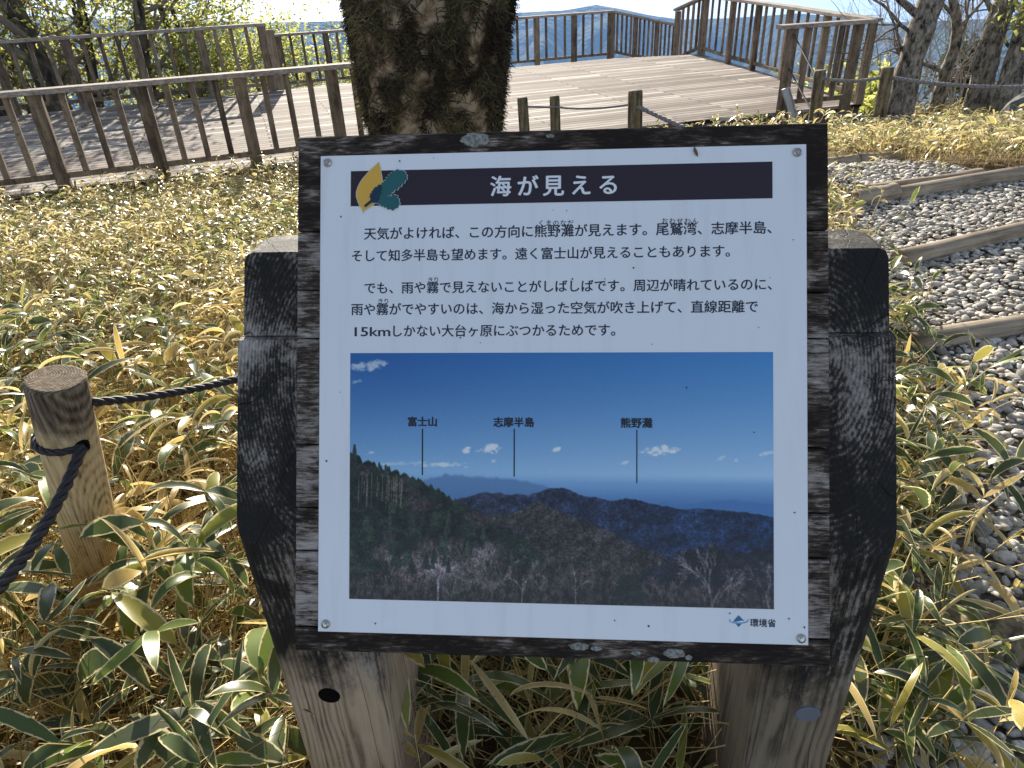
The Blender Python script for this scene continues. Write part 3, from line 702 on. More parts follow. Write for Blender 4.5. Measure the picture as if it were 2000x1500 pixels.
# ministry emblem: teal mountain diamond with a blue ring, and the name beside it
def lg(pts): return [tuple(bl(1400 + a / 10, 1180 + q / 10)) for a, q in pts]
flat('logo_diamond', [lg([(412, 195), (525, 310), (470, 298), (420, 312), (360, 325), (298, 318)]), lg([(345, 352), (412, 360), (480, 352), (412, 430)])], M['teal'], 0.0003)
ringp = []
for r1, r2, a0, a1 in ((190, 172, 150, 390),):
    th = np.radians(np.linspace(155, 385, 40)); o_ = [(415 + 190 * math.cos(q), 303 - 62 * math.sin(-q) * -1) for q in th]
th = np.linspace(math.radians(-28), math.radians(208), 40)
outer = [(415 + 190 * math.cos(q), 300 + 62 * math.sin(q)) for q in th]; inner = [(415 + 172 * math.cos(q), 296 + 42 * math.sin(q)) for q in th[::-1]]
flat('logo_ring', [lg(outer + inner)], M['sky_blue'], 0.0005)
text_mesh([line2('環境省', 1463, 1214, 1514, 3)], 'ministry_text', M['ink'], 0.0003, 0.03)
specks = []
for xq, yq in ((782, 317), (693, 349), (668, 425), (667, 766), (1547, 470), (1272, 673), (1118, 546), (848, 311), (1107, 413), (1080, 412), (1181, 546), (1502, 543), (1424, 1196), (1539, 1206), (1569, 1223), (1340, 757), (1471, 844), (939, 670), (706, 1009), (1200, 1210), (1237, 524), (1266, 1221), (735, 1216), (900, 660), (1480, 640), (640, 900), (1550, 1000)):
    a = bl(xq, yq); r_ = random.uniform(0.0005, 0.0012); ph = random.uniform(0, 3)
    specks.append([(a[0] + r_ * math.cos(q + ph) * random.uniform(.7, 1.3), a[1] + r_ * math.sin(q + ph) * random.uniform(.7, 1.6)) for q in np.linspace(0, 5.6, 8)])
M['speck'] = solid('speck_dirt', (0.05, 0.045, 0.04), 0.8); flat('dirt_speck', specks, M['speck'], 0.0008)
b = MB(); a = [bl(1354, 290), bl(1356, 297), bl(1359, 304), bl(1361, 309)]
b.tube([(q[0], q[1], PT + 0.0025) for q in a], [0.0006, 0.0022, 0.0018, 0.0003], 6); b.build('dry_husk', solid('husk', (0.16, 0.1, 0.05), 0.8), panel, matrix=I4)
M['screw'] = solid('screw_steel', (0.5, 0.48, 0.43), 0.3, 0.5, 0.85)
for xq, yq in ((642, 320), (1555, 300), (1563, 1245), (638, 1217)):
    a = bl(xq, yq); b = MB()
    prof = [(0.0001, 0.0042), (0.0022, 0.0041), (0.0024, 0.0026), (0.0032, 0.0026), (0.0036, 0.0036), (0.0052, 0.0024), (0.006, 0.0004)]; k = 18
    vv = [(a[0] + r_ * math.cos(q), a[1] + r_ * math.sin(q), PT + 0.0004 + z) for r_, z in prof for q in np.arange(k) * 2 * math.pi / k]
    b.add(vv, [[i * k + j, (i + 1) * k + j, (i + 1) * k + (j + 1) % k, i * k + (j + 1) % k] for i in range(len(prof) - 1) for j in range(k)] + [list(range(k))])
    b.build('screw', M['screw'], sign, smooth=False, matrix=MREL)
t = NT('lichen'); c_ = t.ramp(t.noise(t.coord(), 260, 4, 0.7), [(0.38, (0.13, 0.13, 0.11)), (0.62, (0.34, 0.34, 0.3))]); M['lichen'] = t.bsdf(c_, 0.95, 0.1, t.bump(t.noise(t.coord(), 300, 3), 0.8, 0.002)).m
for xq, yq, rx, ry in ((928, 273, 29, 14.5), (1131, 1262, 20, 8), (1317, 1276, 21, 9.5), (1242, 1275, 10, 5), (1276, 1288, 12, 6), (1165, 1266, 12, 5), (1075, 266, 9, 4), (1345, 1284, 7, 5)):
    a = bl(xq, yq); pts = []
    for q in np.linspace(0, 2 * math.pi, 30)[:-1]:
        k = 1 + 0.05 * math.sin(q * 5 + xq) + 0.04 * math.sin(q * 9 + yq) + random.uniform(-.05, .05)
        pts.append((a[0] + rx * k * math.cos(q) * 5.05e-4 * BW / 0.7 * 1.32, a[1] + ry * k * math.sin(q) * 5.05e-4 * BW / 0.7 * 1.32))
    b = MB(); m_ = len(pts); b.add([(x, y, 0.0003) for x, y in pts] + [(a[0] + (x - a[0]) * .9, a[1] + (y - a[1]) * .9, 0.0016) for x, y in pts], [[m_ + i for i in range(m_)]] + [[i, (i + 1) % m_, m_ + (i + 1) % m_, m_ + i] for i in range(m_)])
    b.build('lichen_patch', M['lichen'], sign, matrix=MREL)

# posts: heavy timbers, sawn off at the slant of the board, with growth rings from the heart of each log
def post_wood(name, heart, pale):
    t = NT(name)
    v = t.coord(); sep = t.n('ShaderNodeSeparateXYZ'); t.l(v, sep.inputs[0])
    wob = t.noise(t.coord(scale=(1, 1, 0.25)), 7, 3, 0.5)
    dx = t.math('SUBTRACT', sep.outputs['X'], heart[0]); dy = t.math('SUBTRACT', sep.outputs['Y'], heart[1])
    rad = t.math('SQRT', t.math('ADD', t.math('MULTIPLY', dx, dx), t.math('MULTIPLY', dy, dy)))
    rad = t.math('ADD', rad, t.math('MULTIPLY', wob, 0.03))
    rings = t.math('SINE', t.math('MULTIPLY', rad, 1250.0))
    fine = t.noise(t.coord(scale=(60, 60, 3)), 1.6, 5, 0.7)
    ang = t.math('ARCTAN2', dy, dx); ck = t.noise(t.coord(scale=(9, 9, 0.8)), 1.0, 3)
    crack = t.math('ABSOLUTE', t.math('SINE', t.math('ADD', t.math('MULTIPLY', ang, 9.0), t.math('MULTIPLY', ck, 5.0))))
    patch = t.noise(t.coord(scale=(1.5, 1.5, 0.8)), 9, 5, 0.65)
    flake = t.noise(t.coord(scale=(190, 190, 42)), 1.0, 5, 0.72)
    speck = t.noise(t.coord(), 150, 4, 0.7)
    low = t.noise(t.coord(scale=(1.6, 1.6, 0.75)), 6.5, 5, 0.6)
    f = t.math('ADD', t.math('MULTIPLY', low, 0.66), t.math('ADD', t.math('MULTIPLY', flake, 0.34), t.math('ADD', t.math('MULTIPLY', speck, 0.14), t.math('MULTIPLY', rings, 0.022))))
    zz = t.math('ADD', sep.outputs['Z'], t.math('MULTIPLY', t.math('SUBTRACT', patch, 0.5), 0.4))
    stained = t.ramp(zz, [(0.45, 0.0), (0.56, 1.0)])
    black = t.ramp(f, [(0.535, (0.014, 0.012, 0.010)), (0.59, (0.04, 0.034, 0.028)), (0.628, (0.17, 0.145, 0.12)), (0.74, (0.42, 0.38, 0.33))])
    bare = t.ramp(t.math('ADD', t.math('MULTIPLY', rings, 0.1), t.math('ADD', t.math('MULTIPLY', fine, 0.6), t.math('MULTIPLY', patch, 0.3))), [(0.26, tuple(q * 0.25 for q in pale)), (0.42, tuple(q * 0.75 for q in pale)), (0.66, pale)])
    c = t.mix(stained, bare, black)
    c = t.mix(t.ramp(crack, [(0.0, 0.85), (0.035, 0.0)]), c, (0.006, 0.005, 0.004))
    hgt = t.math('ADD', t.math('MULTIPLY', rings, 0.08), t.math('ADD', fine, t.ramp(crack, [(0.0, 0.0), (0.05, 1.0)])))
    return t.bsdf(c, 0.75, 0.3, t.bump(hgt, 0.65, 0.004)).m
CUT = -0.05
def sign_post(x_left_px, x_right_px, y_bot_px, y_top_px, y_step_px, heart, pale, inner):
    a = bl(x_left_px, y_bot_px, CUT); c = bl(x_right_px, y_bot_px, CUT)
    xa, xb = a[0], c[0]
    zc = lambda yp: float(board_world(*bl((x_left_px + x_right_px) / 2, yp, CUT), CUT)[2])
    pf = board_world((xa + xb) / 2, bl((x_left_px + x_right_px) / 2, y_bot_px, CUT)[1], CUT)      # centre of the front edge of the cut
    z_top, z_step = zc(y_top_px), zc(y_step_px)
    ax = np.array([BX[0], BX[1], 0]); ay = np.array([-BX[1], BX[0], 0])
    hw = (xb - xa) / 2; depth = 0.30; rc_ = 0.02
    def section(inset):
        pts = []; w_, d0, d1 = hw - inset, inset * 0, depth
        for (sx_, sy_, q0) in ((1, 0, -90), (1, 1, 0), (-1, 1, 90), (-1, 0, 180)):
            cx_, cy_ = sx_ * (w_ - rc_), (d1 - rc_ if sy_ else d0 + rc_)
            for q in np.radians(np.linspace(q0, q0 + 90, 6)): pts.append((cx_ + rc_ * math.cos(q), cy_ + rc_ * math.sin(q)))
        return pts
    bm = bmesh.new()
    def block(z0, z1, inset, off, bev):
        zs = list(np.linspace(z0, z1 - bev, 14)) + ([z1 - bev * .3, z1] if bev else []); ins = [inset] * 14 + ([inset + bev * .3, inset + bev] if bev else [])
        rings_ = []
        b2 = bmesh.new()
        for z, i_ in zip(zs, ins):
            rings_.append([b2.verts.new(Vector(pf + ax * p_[0] + ay * p_[1] + np.array([0, 0, z - pf[2]]))) for p_ in section(i_)])
        n_ = len(rings_[0])
        for r0, r1 in zip(rings_[:-1], rings_[1:]):
            for j in range(n_): b2.faces.new([r0[j], r0[(j + 1) % n_], r1[(j + 1) % n_], r1[j]])
        b2.faces.new(rings_[-1]); b2.faces.new(rings_[0][::-1])
        g_ = bmesh.ops.bisect_plane(b2, geom=b2.verts[:] + b2.edges[:] + b2.faces[:], plane_co=Vector(B0 + BN * (CUT + off)), plane_no=Vector(BN), clear_outer=True)
        ed = [e for e in g_['geom_cut'] if isinstance(e, bmesh.types.BMEdge)]
        bmesh.ops.holes_fill(b2, edges=ed, sides=0)
        me_ = bpy.data.meshes.new('tmp'); b2.to_mesh(me_); bm.from_mesh(me_); bpy.data.meshes.remove(me_); b2.free()
    block(-0.2, z_step - 0.002, 0.0, 0.0, 0.0); block(z_step, z_top, 0.005, -0.008, 0.012)
    me = bpy.data.meshes.new('post'); bm.transform(Matrix.Translation(-Vector(pf) + Vector((0, 0, pf[2])))); bm.to_mesh(me); bm.free()
    hw_ = (ax * heart[0] + ay * heart[1])
    me.materials.append(post_wood('post_wood', (float(hw_[0]), float(hw_[1])), pale))
    o = bpy.data.objects.new('post', me); C.objects.link(o); o.parent = sign; o.location = Vector((pf[0], pf[1], 0)) - Vector(sign.location)
    return o, pf, ax, ay
def front_pt(px, py, pf, ay):
    d = ray(px, py); o = np.array([0, 0, EYE]); return o + d * (((pf - o) @ ay) / (d @ ay))
pl, pfl, ax, ay = sign_post(462, 695, 1065, 496, 661, (0.05, 0.13), (0.52, 0.385, 0.25), 0)
pr, pfr, _, _ = sign_post(1538, 1752, 1086, 490, 655, (-0.02, 0.14), (0.27, 0.21, 0.14), 1)
pl['label'] = 'paler tan timber post with an open round bolt hole'; pr['label'] = 'greyer timber post with a round grey plug'
def disc(name, px, py, pf, rx, ry, mat, par, d0, d1):
    c = front_pt(px, py, pf, ay) ; b = MB(); k = 24
    vv = [c - ay * d + ax * rx * s_ * math.cos(q) + np.array([0, 0, ry * s_ * math.sin(q)]) for d, s_ in ((-0.004, 1), (d0, 1), (d1, 0.9)) for q in np.arange(k) * 2 * math.pi / k]
    b.add(np.array(vv) - np.array(par.parent.location) - np.array(par.location), [[i * k + j, i * k + (j + 1) % k, (i + 1) * k + (j + 1) % k, (i + 1) * k + j] for i in range(2) for j in range(k)] + [[2 * k + j for j in range(k)]])
    b.build(name, mat, par, matrix=I4)
disc('bolt_hole', 643, 1358, pfl, 0.0185, 0.0185, solid('hole_shade', (0.006, 0.005, 0.005), 0.95, 0.05), pl, 0.0008, 0.0009)  # flat black disc paints the shade inside the hole
disc('bolt_plug', 1577, 1393, pfr, 0.0195, 0.0175, solid('plug_grey', (0.16, 0.17, 0.2), 0.5), pr, 0.002, 0.003)

# ------------------------------------------------------------------ big mossy trunk behind the sign
t = NT('old_bark')
v_ = t.coord(scale=(1, 1, 0.85)); a_ = t.noise(v_, 9, 6, 0.65, 0.6); b_ = t.noise(t.coord(), 38, 5, 0.7)
f_ = t.math('ADD', t.math('MULTIPLY', a_, 0.7), t.math('MULTIPLY', b_, 0.3))
c_ = t.ramp(f_, [(0.38, (0.045, 0.03, 0.018)), (0.46, (0.17, 0.12, 0.072)), (0.53, (0.36, 0.275, 0.18)), (0.68, (0.54, 0.44, 0.31))])
c_ = t.mix(t.math('MULTIPLY', t.attr('moss'), 0.9), c_, (0.04, 0.029, 0.016)); M['bark'] = t.bsdf(c_, 0.9, 0.15, t.bump(f_, 1.0, 0.03)).m
t = NT('moss'); c_ = t.ramp(t.attr('rnd'), [(0.0, (0.03, 0.023, 0.016)), (0.45, (0.075, 0.058, 0.036)), (0.75, (0.13, 0.115, 0.052)), (1.0, (0.26, 0.2, 0.11))])
t.bsdf(c_, 0.95, 0.1); tr = t.n('ShaderNodeBsdfTranslucent'); t.l(c_, tr.inputs[0]); ms = t.n('ShaderNodeMixShader'); ms.inputs[0].default_value = 0.3
t.l(t.b.outputs[0], ms.inputs[1]); t.l(tr.outputs[0], ms.inputs[2]); t.l(ms.outputs[0], t.out.inputs['Surface']); M['moss'] = t.m
TY = 2.95
tb = thing('mossy_tree', (-0.17, TY, float(gz(-0.17, TY))), 'thick old tree trunk with shaggy brown moss directly behind the sign', 'tree')
zs = np.linspace(float(gz(-0.17, TY)) - 0.1, 5.2, 120); K = 72
th = np.arange(K) * 2 * math.pi / K
def trunk_c(z): return np.stack([-0.275 + 0.02 * np.sin(z * 1.3) + 0.03 * (z - 1.1), np.full_like(z, TY) + 0.02 * np.sin(z * 0.9)], -1)
def trunk_r(z, a):
    r0 = np.interp(z, [-0.4, 0.0, 0.4, 0.85, 1.1, 1.4, 2.0, 5.2], [0.55, 0.42, 0.31, 0.25, 0.275, 0.31, 0.32, 0.2])
    return r0 * (1 + 0.05 * np.sin(3 * a + z * 1.1) + 0.03 * np.sin(5 * a - z * 2.0)) + 0.045 * (fbm(a * 2.2 + 20 + np.cos(a) * 0, z * 4 + 10, 4, 77) - 0.5)
ZZ, AA = np.meshgrid(zs, th, indexing='ij'); AF = np.where(AA > math.pi, 2 * math.pi - AA, AA)
RRt = trunk_r(ZZ, AF); ctr = trunk_c(zs)
V = np.stack([ctr[:, None, 0] + RRt * np.cos(AA), ctr[:, None, 1] + RRt * np.sin(AA), ZZ], -1).reshape(-1, 3)
F_ = np.array([[i * K + j, i * K + (j + 1) % K, (i + 1) * K + (j + 1) % K, (i + 1) * K + j] for i in range(len(zs) - 1) for j in range(K)])
def moss_cov(z, a):
    af = np.where(a > math.pi, 2 * math.pi - a, a)
    return 0.4 * fbm(af * 2.6 + 3, z * 3.4, 5, 5) + 0.6 * fbm(af * 6.5 + 13, z * 14, 5, 15) + np.abs(np.cos(a)) ** 3 * 0.12 - 0.28 * sstep(0.99, 0.9, z)
np_mesh('trunk', V, F_, M['bark'], {'moss': sstep(0.47, 0.54, moss_cov(ZZ, AA)).ravel()}, parent=tb)
def strands(n, seed, length, width, keep_fn):
    r_ = np.random.default_rng(seed); z = r_.uniform(0.3, 2.1, n); a = r_.uniform(0, 2 * math.pi, n)
    k = keep_fn(z, a, r_); z, a = z[k], a[k]; n = len(z)
    af = np.where(a > math.pi, 2 * math.pi - a, a); rad = trunk_r(z, af); c = trunk_c(z)
    nrm = np.stack([np.cos(a), np.sin(a), np.zeros(n)], -1); tan = np.stack([-np.sin(a), np.cos(a), np.zeros(n)], -1)
    p = np.concatenate([c, z[:, None]], 1) + nrm * (rad * 0.995)[:, None]
    L = length * r_.uniform(0.5, 1.5, n); out = r_.uniform(0.3, 1.0, n); side = r_.normal(0, 0.7, n); cur = r_.normal(0, 1.6, n)
    S_ = 5; pts = [p]; d = nrm * out[:, None] + tan * side[:, None] + np.array([0, 0, 1]) * r_.normal(-0.2, 0.6, n)[:, None]
    for i in range(S_ - 1):
        d = d / np.linalg.norm(d, axis=1)[:, None]; pts.append(pts[-1] + d * (L / (S_ - 1))[:, None])
        d = d + np.array([0, 0, -0.35]) + tan * (cur * 0.45)[:, None] + r_.normal(0, 0.35, (n, 3)) - nrm * 0.12
    P_ = np.stack(pts, 1); w = width * r_.uniform(0.6, 1.4, n)
    sd = np.cross(d, nrm + r_.normal(0, .3, (n, 3))); sd /= np.linalg.norm(sd, axis=1)[:, None] + 1e-9
    prof = np.array([1, 1, 0.85, 0.6, 0.15])[None, :, None] * w[:, None, None] * 0.5
    v = np.stack([P_ - sd[:, None] * prof, P_ + sd[:, None] * prof], 2).reshape(-1, 3)
    base = (np.arange(n) * S_ * 2)[:, None, None]; q = np.array([[2 * i, 2 * i + 1, 2 * i + 3, 2 * i + 2] for i in range(S_ - 1)])[None]
    return v, (base + q).reshape(-1, 4), np.repeat(np.clip(r_.normal(0.0, 0.2, n) + 1.5 * fbm(af * 5 + 2, z * 7, 3, 13) - 0.3, 0, 1), S_ * 2)
def moss_where(z, a, r_):
    return (moss_cov(z, a) + r_.normal(0, 0.03, len(z)) > 0.5) & (np.sin(a) < 0.55)
v, f, rn = strands(80000, 11, 0.038, 0.0042, moss_where)
np_mesh('moss', v, f, M['moss'], {'rnd': rn}, parent=tb)

def limb(b, p, d, L, r, depth, spread=0.7, up=0.1, n=6, tips=None, seg=5, kids=(2, 3), wig=0.18, shrink=0.62):
    pts = [np.array(p, float)]; d = np.array(d, float); d /= np.linalg.norm(d)
    for i in range(seg):
        d = d + rng.normal(0, wig, 3) + np.array([0, 0, up]); d /= np.linalg.norm(d); pts.append(pts[-1] + d * L / seg)
    pts = np.array(pts); rad = np.linspace(r, r * shrink, seg + 1)
    b.tube(pts, rad, n, cap=False)
    if tips is not None and depth <= 1: tips.extend(pts[2:])
    if depth > 0:
        for _ in range(rng.integers(kids[0], kids[1] + 1)):
            i = rng.integers(2, seg + 1); dd = d + rng.normal(0, spread, 3)
            limb(b, pts[i], dd, L * rng.uniform(0.55, 0.85), rad[i] * rng.uniform(0.45, 0.7), depth - 1, spread, up, max(4, n - 1), tips, seg, kids, wig, shrink)
        limb(b, pts[-1], d, L * 0.75, rad[-1], depth - 1, spread, up, max(4, n - 1), tips, seg, kids, wig, shrink)
b = MB(); limb(b, (-0.1, TY, 4.4), (-0.7, 0.2, 1), 1.4, 0.12, 2); limb(b, (-0.05, TY, 4.9), (0.4, 0.3, 1), 1.5, 0.15, 2); limb(b, (-0.1, TY, 3.9), (0.9, -0.1, 0.8), 1.1, 0.08, 2)
b.build('limb', M['bark'], tb, smooth=True)

# ------------------------------------------------------------------ rope bollards, ropes, edging logs
t = NT('bollard_wood')
sep = t.n('ShaderNodeSeparateXYZ'); t.l(t.coord(), sep.inputs[0])
wob = t.noise(t.coord(scale=(1, 1, 0.3)), 9, 3); rad = t.math('SQRT', t.math('ADD', t.math('MULTIPLY', sep.outputs['X'], sep.outputs['X']), t.math('MULTIPLY', sep.outputs['Y'], sep.outputs['Y'])))
rings = t.math('SINE', t.math('MULTIPLY', t.math('ADD', rad, t.math('MULTIPLY', wob, 0.012)), 1150.0)); fine = t.noise(t.coord(scale=(55, 55, 2.2)), 2.0, 6, 0.65); pt_ = t.noise(t.coord(), 14, 5, 0.65)
f_ = t.math('ADD', t.math('MULTIPLY', fine, 0.7), t.math('ADD', t.math('MULTIPLY', rings, 0.07), t.math('MULTIPLY', pt_, 0.3)))
c_ = t.ramp(f_, [(0.32, (0.17, 0.115, 0.055)), (0.46, (0.52, 0.37, 0.19)), (0.68, (0.68, 0.52, 0.3))])
dk_ = t.ramp(f_, [(0.34, (0.035, 0.026, 0.016)), (0.5, (0.14, 0.105, 0.068)), (0.7, (0.32, 0.25, 0.17))])
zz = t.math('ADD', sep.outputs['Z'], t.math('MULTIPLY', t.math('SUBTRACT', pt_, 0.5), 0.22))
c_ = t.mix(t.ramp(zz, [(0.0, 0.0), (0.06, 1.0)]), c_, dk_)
M['bollard'] = t.bsdf(c_, 0.85, 0.2, t.bump(f_, 0.7, 0.004)).m
t = NT('black_rope'); c_ = t.ramp(t.noise(t.coord(), 180, 3), [(0.3, (0.012, 0.010, 0.012)), (0.7, (0.05, 0.042, 0.045))]); M['rope'] = t.bsdf(c_, 0.6, 0.4).m
t = NT('white_rope'); c_ = t.ramp(t.noise(t.coord(), 60, 3), [(0.3, (0.12, 0.115, 0.11)), (0.7, (0.34, 0.33, 0.33))]); M['rope_pale'] = t.bsdf(c_, 0.7, 0.3).m

def round_post(b, p0, p1, r, n=20, bev=0.006):
    p0, p1 = np.array(p0), np.array(p1); d = (p1 - p0); L = np.linalg.norm(d); d /= L
    ks = [0, 0.25, 0.5, 0.75, 1 - bev * 1.5 / L]
    pts = [p0 + d * L * k for k in ks] + [p1 - d * bev * 0.4, p1]; rad = [r * 1.04, r * 1.02, r, r * 0.985, r * 0.97, r * 0.93, r * 0.84]
    b.tube(pts, rad, n)
bb = on(212, 1195, -0.02); zt = 0.0
top = at_y(107, 738, bb[1] - 0.03)
bol = thing('rope_bollard', top + (bb - top) * 0.2, 'round tan wooden bollard tied with thick black rope at the left of the sign', 'bollard')
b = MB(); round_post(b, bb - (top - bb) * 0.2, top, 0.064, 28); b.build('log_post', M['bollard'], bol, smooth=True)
for p_ in bol.children[0].data.polygons:
    if len(p_.vertices) > 4: p_.use_smooth = False
def rope(name, pts, r, mat, parent=None, twist=26.0, strands_=3, label=None, group=None):
    pts = np.array(pts, float)
    s_ = np.concatenate([[0], np.cumsum(np.linalg.norm(np.diff(pts, axis=0), axis=1))]); m_ = max(24, int(s_[-1] / (r * 0.55)))
    m_ = min(m_, 420); q = np.linspace(0, s_[-1], m_)
    P_ = np.stack([np.interp(q, s_, pts[:, k]) for k in range(3)], 1)
    for _ in range(6): P_[1:-1] = (P_[:-2] + P_[1:-1] * 2 + P_[2:]) / 4
    T = np.gradient(P_, axis=0); T /= np.linalg.norm(T, axis=1)[:, None]
    A = np.cross(T, [0.13, 0.2, 1.0]); A /= np.linalg.norm(A, axis=1)[:, None]; Bv = np.cross(T, A); b = MB()
    for k in range(strands_):
        ph = q / r * (6.283 / 7.5) + k * 6.283 / strands_
        b.tube(P_ + (A * np.cos(ph)[:, None] + Bv * np.sin(ph)[:, None]) * r * 0.5, r * 0.56, 6)
    o = b.build(name, mat, parent, smooth=True)
    if label: tag(o, label, 'rope', group)
    return o
def sag(p0, p1, dz, n=24):
    p0, p1 = np.array(p0), np.array(p1); u = np.linspace(0, 1, n)[:, None]; return p0 + (p1 - p0) * u - np.array([0, 0, 1]) * 4 * dz * u * (1 - u)
ax_ = (top - bb) / np.linalg.norm(top - bb)
kn = top - ax_ * 0.155
e1 = np.cross(ax_, [0, 1, 0]); e1 /= np.linalg.norm(e1); e2 = np.cross(ax_, e1)
vw = np.array([0, 0, EYE]) - kn; vw -= ax_ * (vw @ ax_); vw /= np.linalg.norm(vw); sd_ = np.cross(vw, ax_); sd_ /= np.linalg.norm(sd_)
if sd_[0] < 0: sd_ = -sd_
hole = kn + vw * 0.058 + sd_ * 0.022
left_end = at_y(-40, 1190, 0.93)
pts = list(sag(hole + vw * 0.004, left_end, 0.03))
rope('rope', pts, 0.0125, M['rope'], label='thick black twisted rope running from the tan bollard out at the left', group='black ropes')
lo = [kn + (vw * math.cos(q) + sd_ * math.sin(q)) * 0.067 + ax_ * (0.008 * math.sin(q)) for q in np.linspace(0.3, 0.3 - 2.5, 16)]
rope('rope_loop', lo, 0.0085, M['rope'], parent=bol)
b = MB(); b.tube([hole - vw * 0.03, hole + vw * 0.0062], 0.016, 14); b.build('rope_hole', solid('hole_shadow', (0.008, 0.007, 0.006), 0.9, 0.05), bol)
st_ = kn + sd_ * 0.055 + ax_ * 0.075; en_ = at_y(480, 735, 1.75)
rope('rope', sag(at_y(178, 786, float(kn[1]) + 0.02), en_, 0.012), 0.0105, M['rope'], label='thick black twisted rope running from the tan bollard behind the sign post', group='black ropes')

PG = 'small rope posts along the path to the deck'
def rope_post(pxb, pyb, pxt, pyt, Y, r, label):
    p1 = at_y(pxt, pyt, Y); x0 = at_y(pxb, pyb, Y); d = (p1 - x0); d /= d[2]; z0 = float(gz(p1[0], Y)) - 0.05; p0 = p1 + d * (z0 - p1[2])
    o = thing('rope_post', p0, label, 'post', PG); b = MB(); round_post(b, p0, p1, r, 14, 0.02); b.build('log_post', M['mossy_post_shade_log'], o, smooth=True); return p0, p1
p1_ = rope_post(1024, 250, 1020, 190, 8.3, 0.06, 'short dark rope post just right of the mossy trunk')
p2_ = rope_post(1085, 250, 1083, 187, 8.6, 0.06, 'short rope post second to the right of the mossy trunk')
p3_ = rope_post(1240, 248, 1241, 176, 7.6, 0.075, 'rope post with rounded top above the middle of the sign')
p4_ = rope_post(1590, 240, 1602, 137, 8.2, 0.065, 'slim rope post in front of the near right corner of the deck')
p5_ = rope_post(1714, 245, 1735, 131, 8.0, 0.065, 'leaning rope post at the edge of the right-hand bamboo grass')
WG = 'pale ropes between the small rope posts'
rope('rope', sag(at_y(1022, 208, 8.25), at_y(1083, 210, 8.5), 0.0), 0.012, M['rope_pale'], label='short pale rope between the two posts beside the trunk', group=WG)
rope('rope', sag(at_y(1086, 209, 8.5), at_y(1240, 202, 7.6), 0.03), 0.012, M['rope_pale'], label='pale rope sagging in front of the deck to the rounded post', group=WG)
rope('rope', sag(at_y(1244, 207, 7.55), at_y(1470, 300, 6.6), 0.02), 0.022, M['rope_pale'], label='pale twisted rope dropping from the rounded post behind the sign top', group=WG)
rope('rope', sag(at_y(1604, 152, 8.15), at_y(1732, 149, 8.0), 0.04), 0.018, M['rope_pale'], label='upper pale rope between the slim post and the leaning post', group=WG)
rope('rope', sag(at_y(1738, 151, 8.0), at_y(2080, 166, 7.4), 0.05), 0.02, M['rope_pale'], label='upper pale rope from the leaning post to the right', group=WG)
rope('rope', sag(at_y(1598, 219, 8.15), at_y(1718, 226, 8.0), 0.03), 0.018, M['rope_pale'], label='lower pale rope between the slim post and the leaning post', group=WG)
rope('rope', sag(at_y(1724, 227, 8.0), at_y(2080, 262, 7.4), 0.05), 0.02, M['rope_pale'], label='lower pale rope from the leaning post to the right', group=WG)

LG = 'logs edging the gravel path'
def edging(pa, pb, r, label, z=0.0, lift=0.5, mat='log'):
    a_, c_ = on(*pa, z), on(*pb, z); n_ = 14; u = np.linspace(0, 1, n_)[:, None]; P_ = a_ + (c_ - a_) * u
    P_[:, 2] = gz(P_[:, 0], P_[:, 1]) + r * lift + 0.008 * np.sin(np.linspace(0, 5, n_) + a_[0] * 9); P_[:, 1] += 0.008 * np.sin(np.linspace(0, 7, n_) + a_[1] * 5)
    rd = r * (1 + 0.07 * np.sin(np.linspace(0, 9, n_) + a_[0] * 7) + rng.normal(0, 0.015, n_))
    rd = rd * 1.1; b = MB(); d = P_[-1] - P_[0]; ang = math.atan2(d[1], d[0]); b.tube(P_, rd, 14)
    v = b.v[0] - P_[0]; ca, sa = math.cos(-ang), math.sin(-ang); v = np.stack([v[:, 0] * ca - v[:, 1] * sa, v[:, 0] * sa + v[:, 1] * ca, v[:, 2]], 1); b.v[0] = v
    o = b.build('edging_log', M[mat], None, smooth=True); o.location = P_[0]; o.rotation_euler = (0, 0, ang)
    for p_ in o.data.polygons:
        if len(p_.vertices) > 4: p_.use_smooth = False
    tag(o, label, 'log', LG)
edging((1560, 322), (1672, 308), 0.052, 'farthest pale edging log nearest the sign at the back of the gravel')
edging((1674, 306), (1764, 292), 0.052, 'farthest pale edging log on the right, below the bamboo grass')
edging((1672, 383), (1912, 352), 0.05, 'thinner edging log lying just behind a longer one', lift=0.45)
edging((1660, 406), (1742, 390), 0.062, 'stubby edging log butting against a long pale one', lift=0.8)
edging((1744, 391), (2400, 292), 0.056, 'long pale edging log crossing the gravel behind', lift=0.7)
edging((1752, 520), (2400, 372), 0.052, 'pale edging log across the middle of the gravel path', lift=0.6)
edging((1778, 684), (2500, 567), 0.05, 'pale edging log across the gravel right of the sign post', lift=0.6)
edging((1640, 1285), (2700, 1235), 0.062, 'edging log with shade painted in nearest the camera at lower right', lift=0.45, mat='mossy_post_shade_log')  # darker post wood puts the shade on this log into its colour

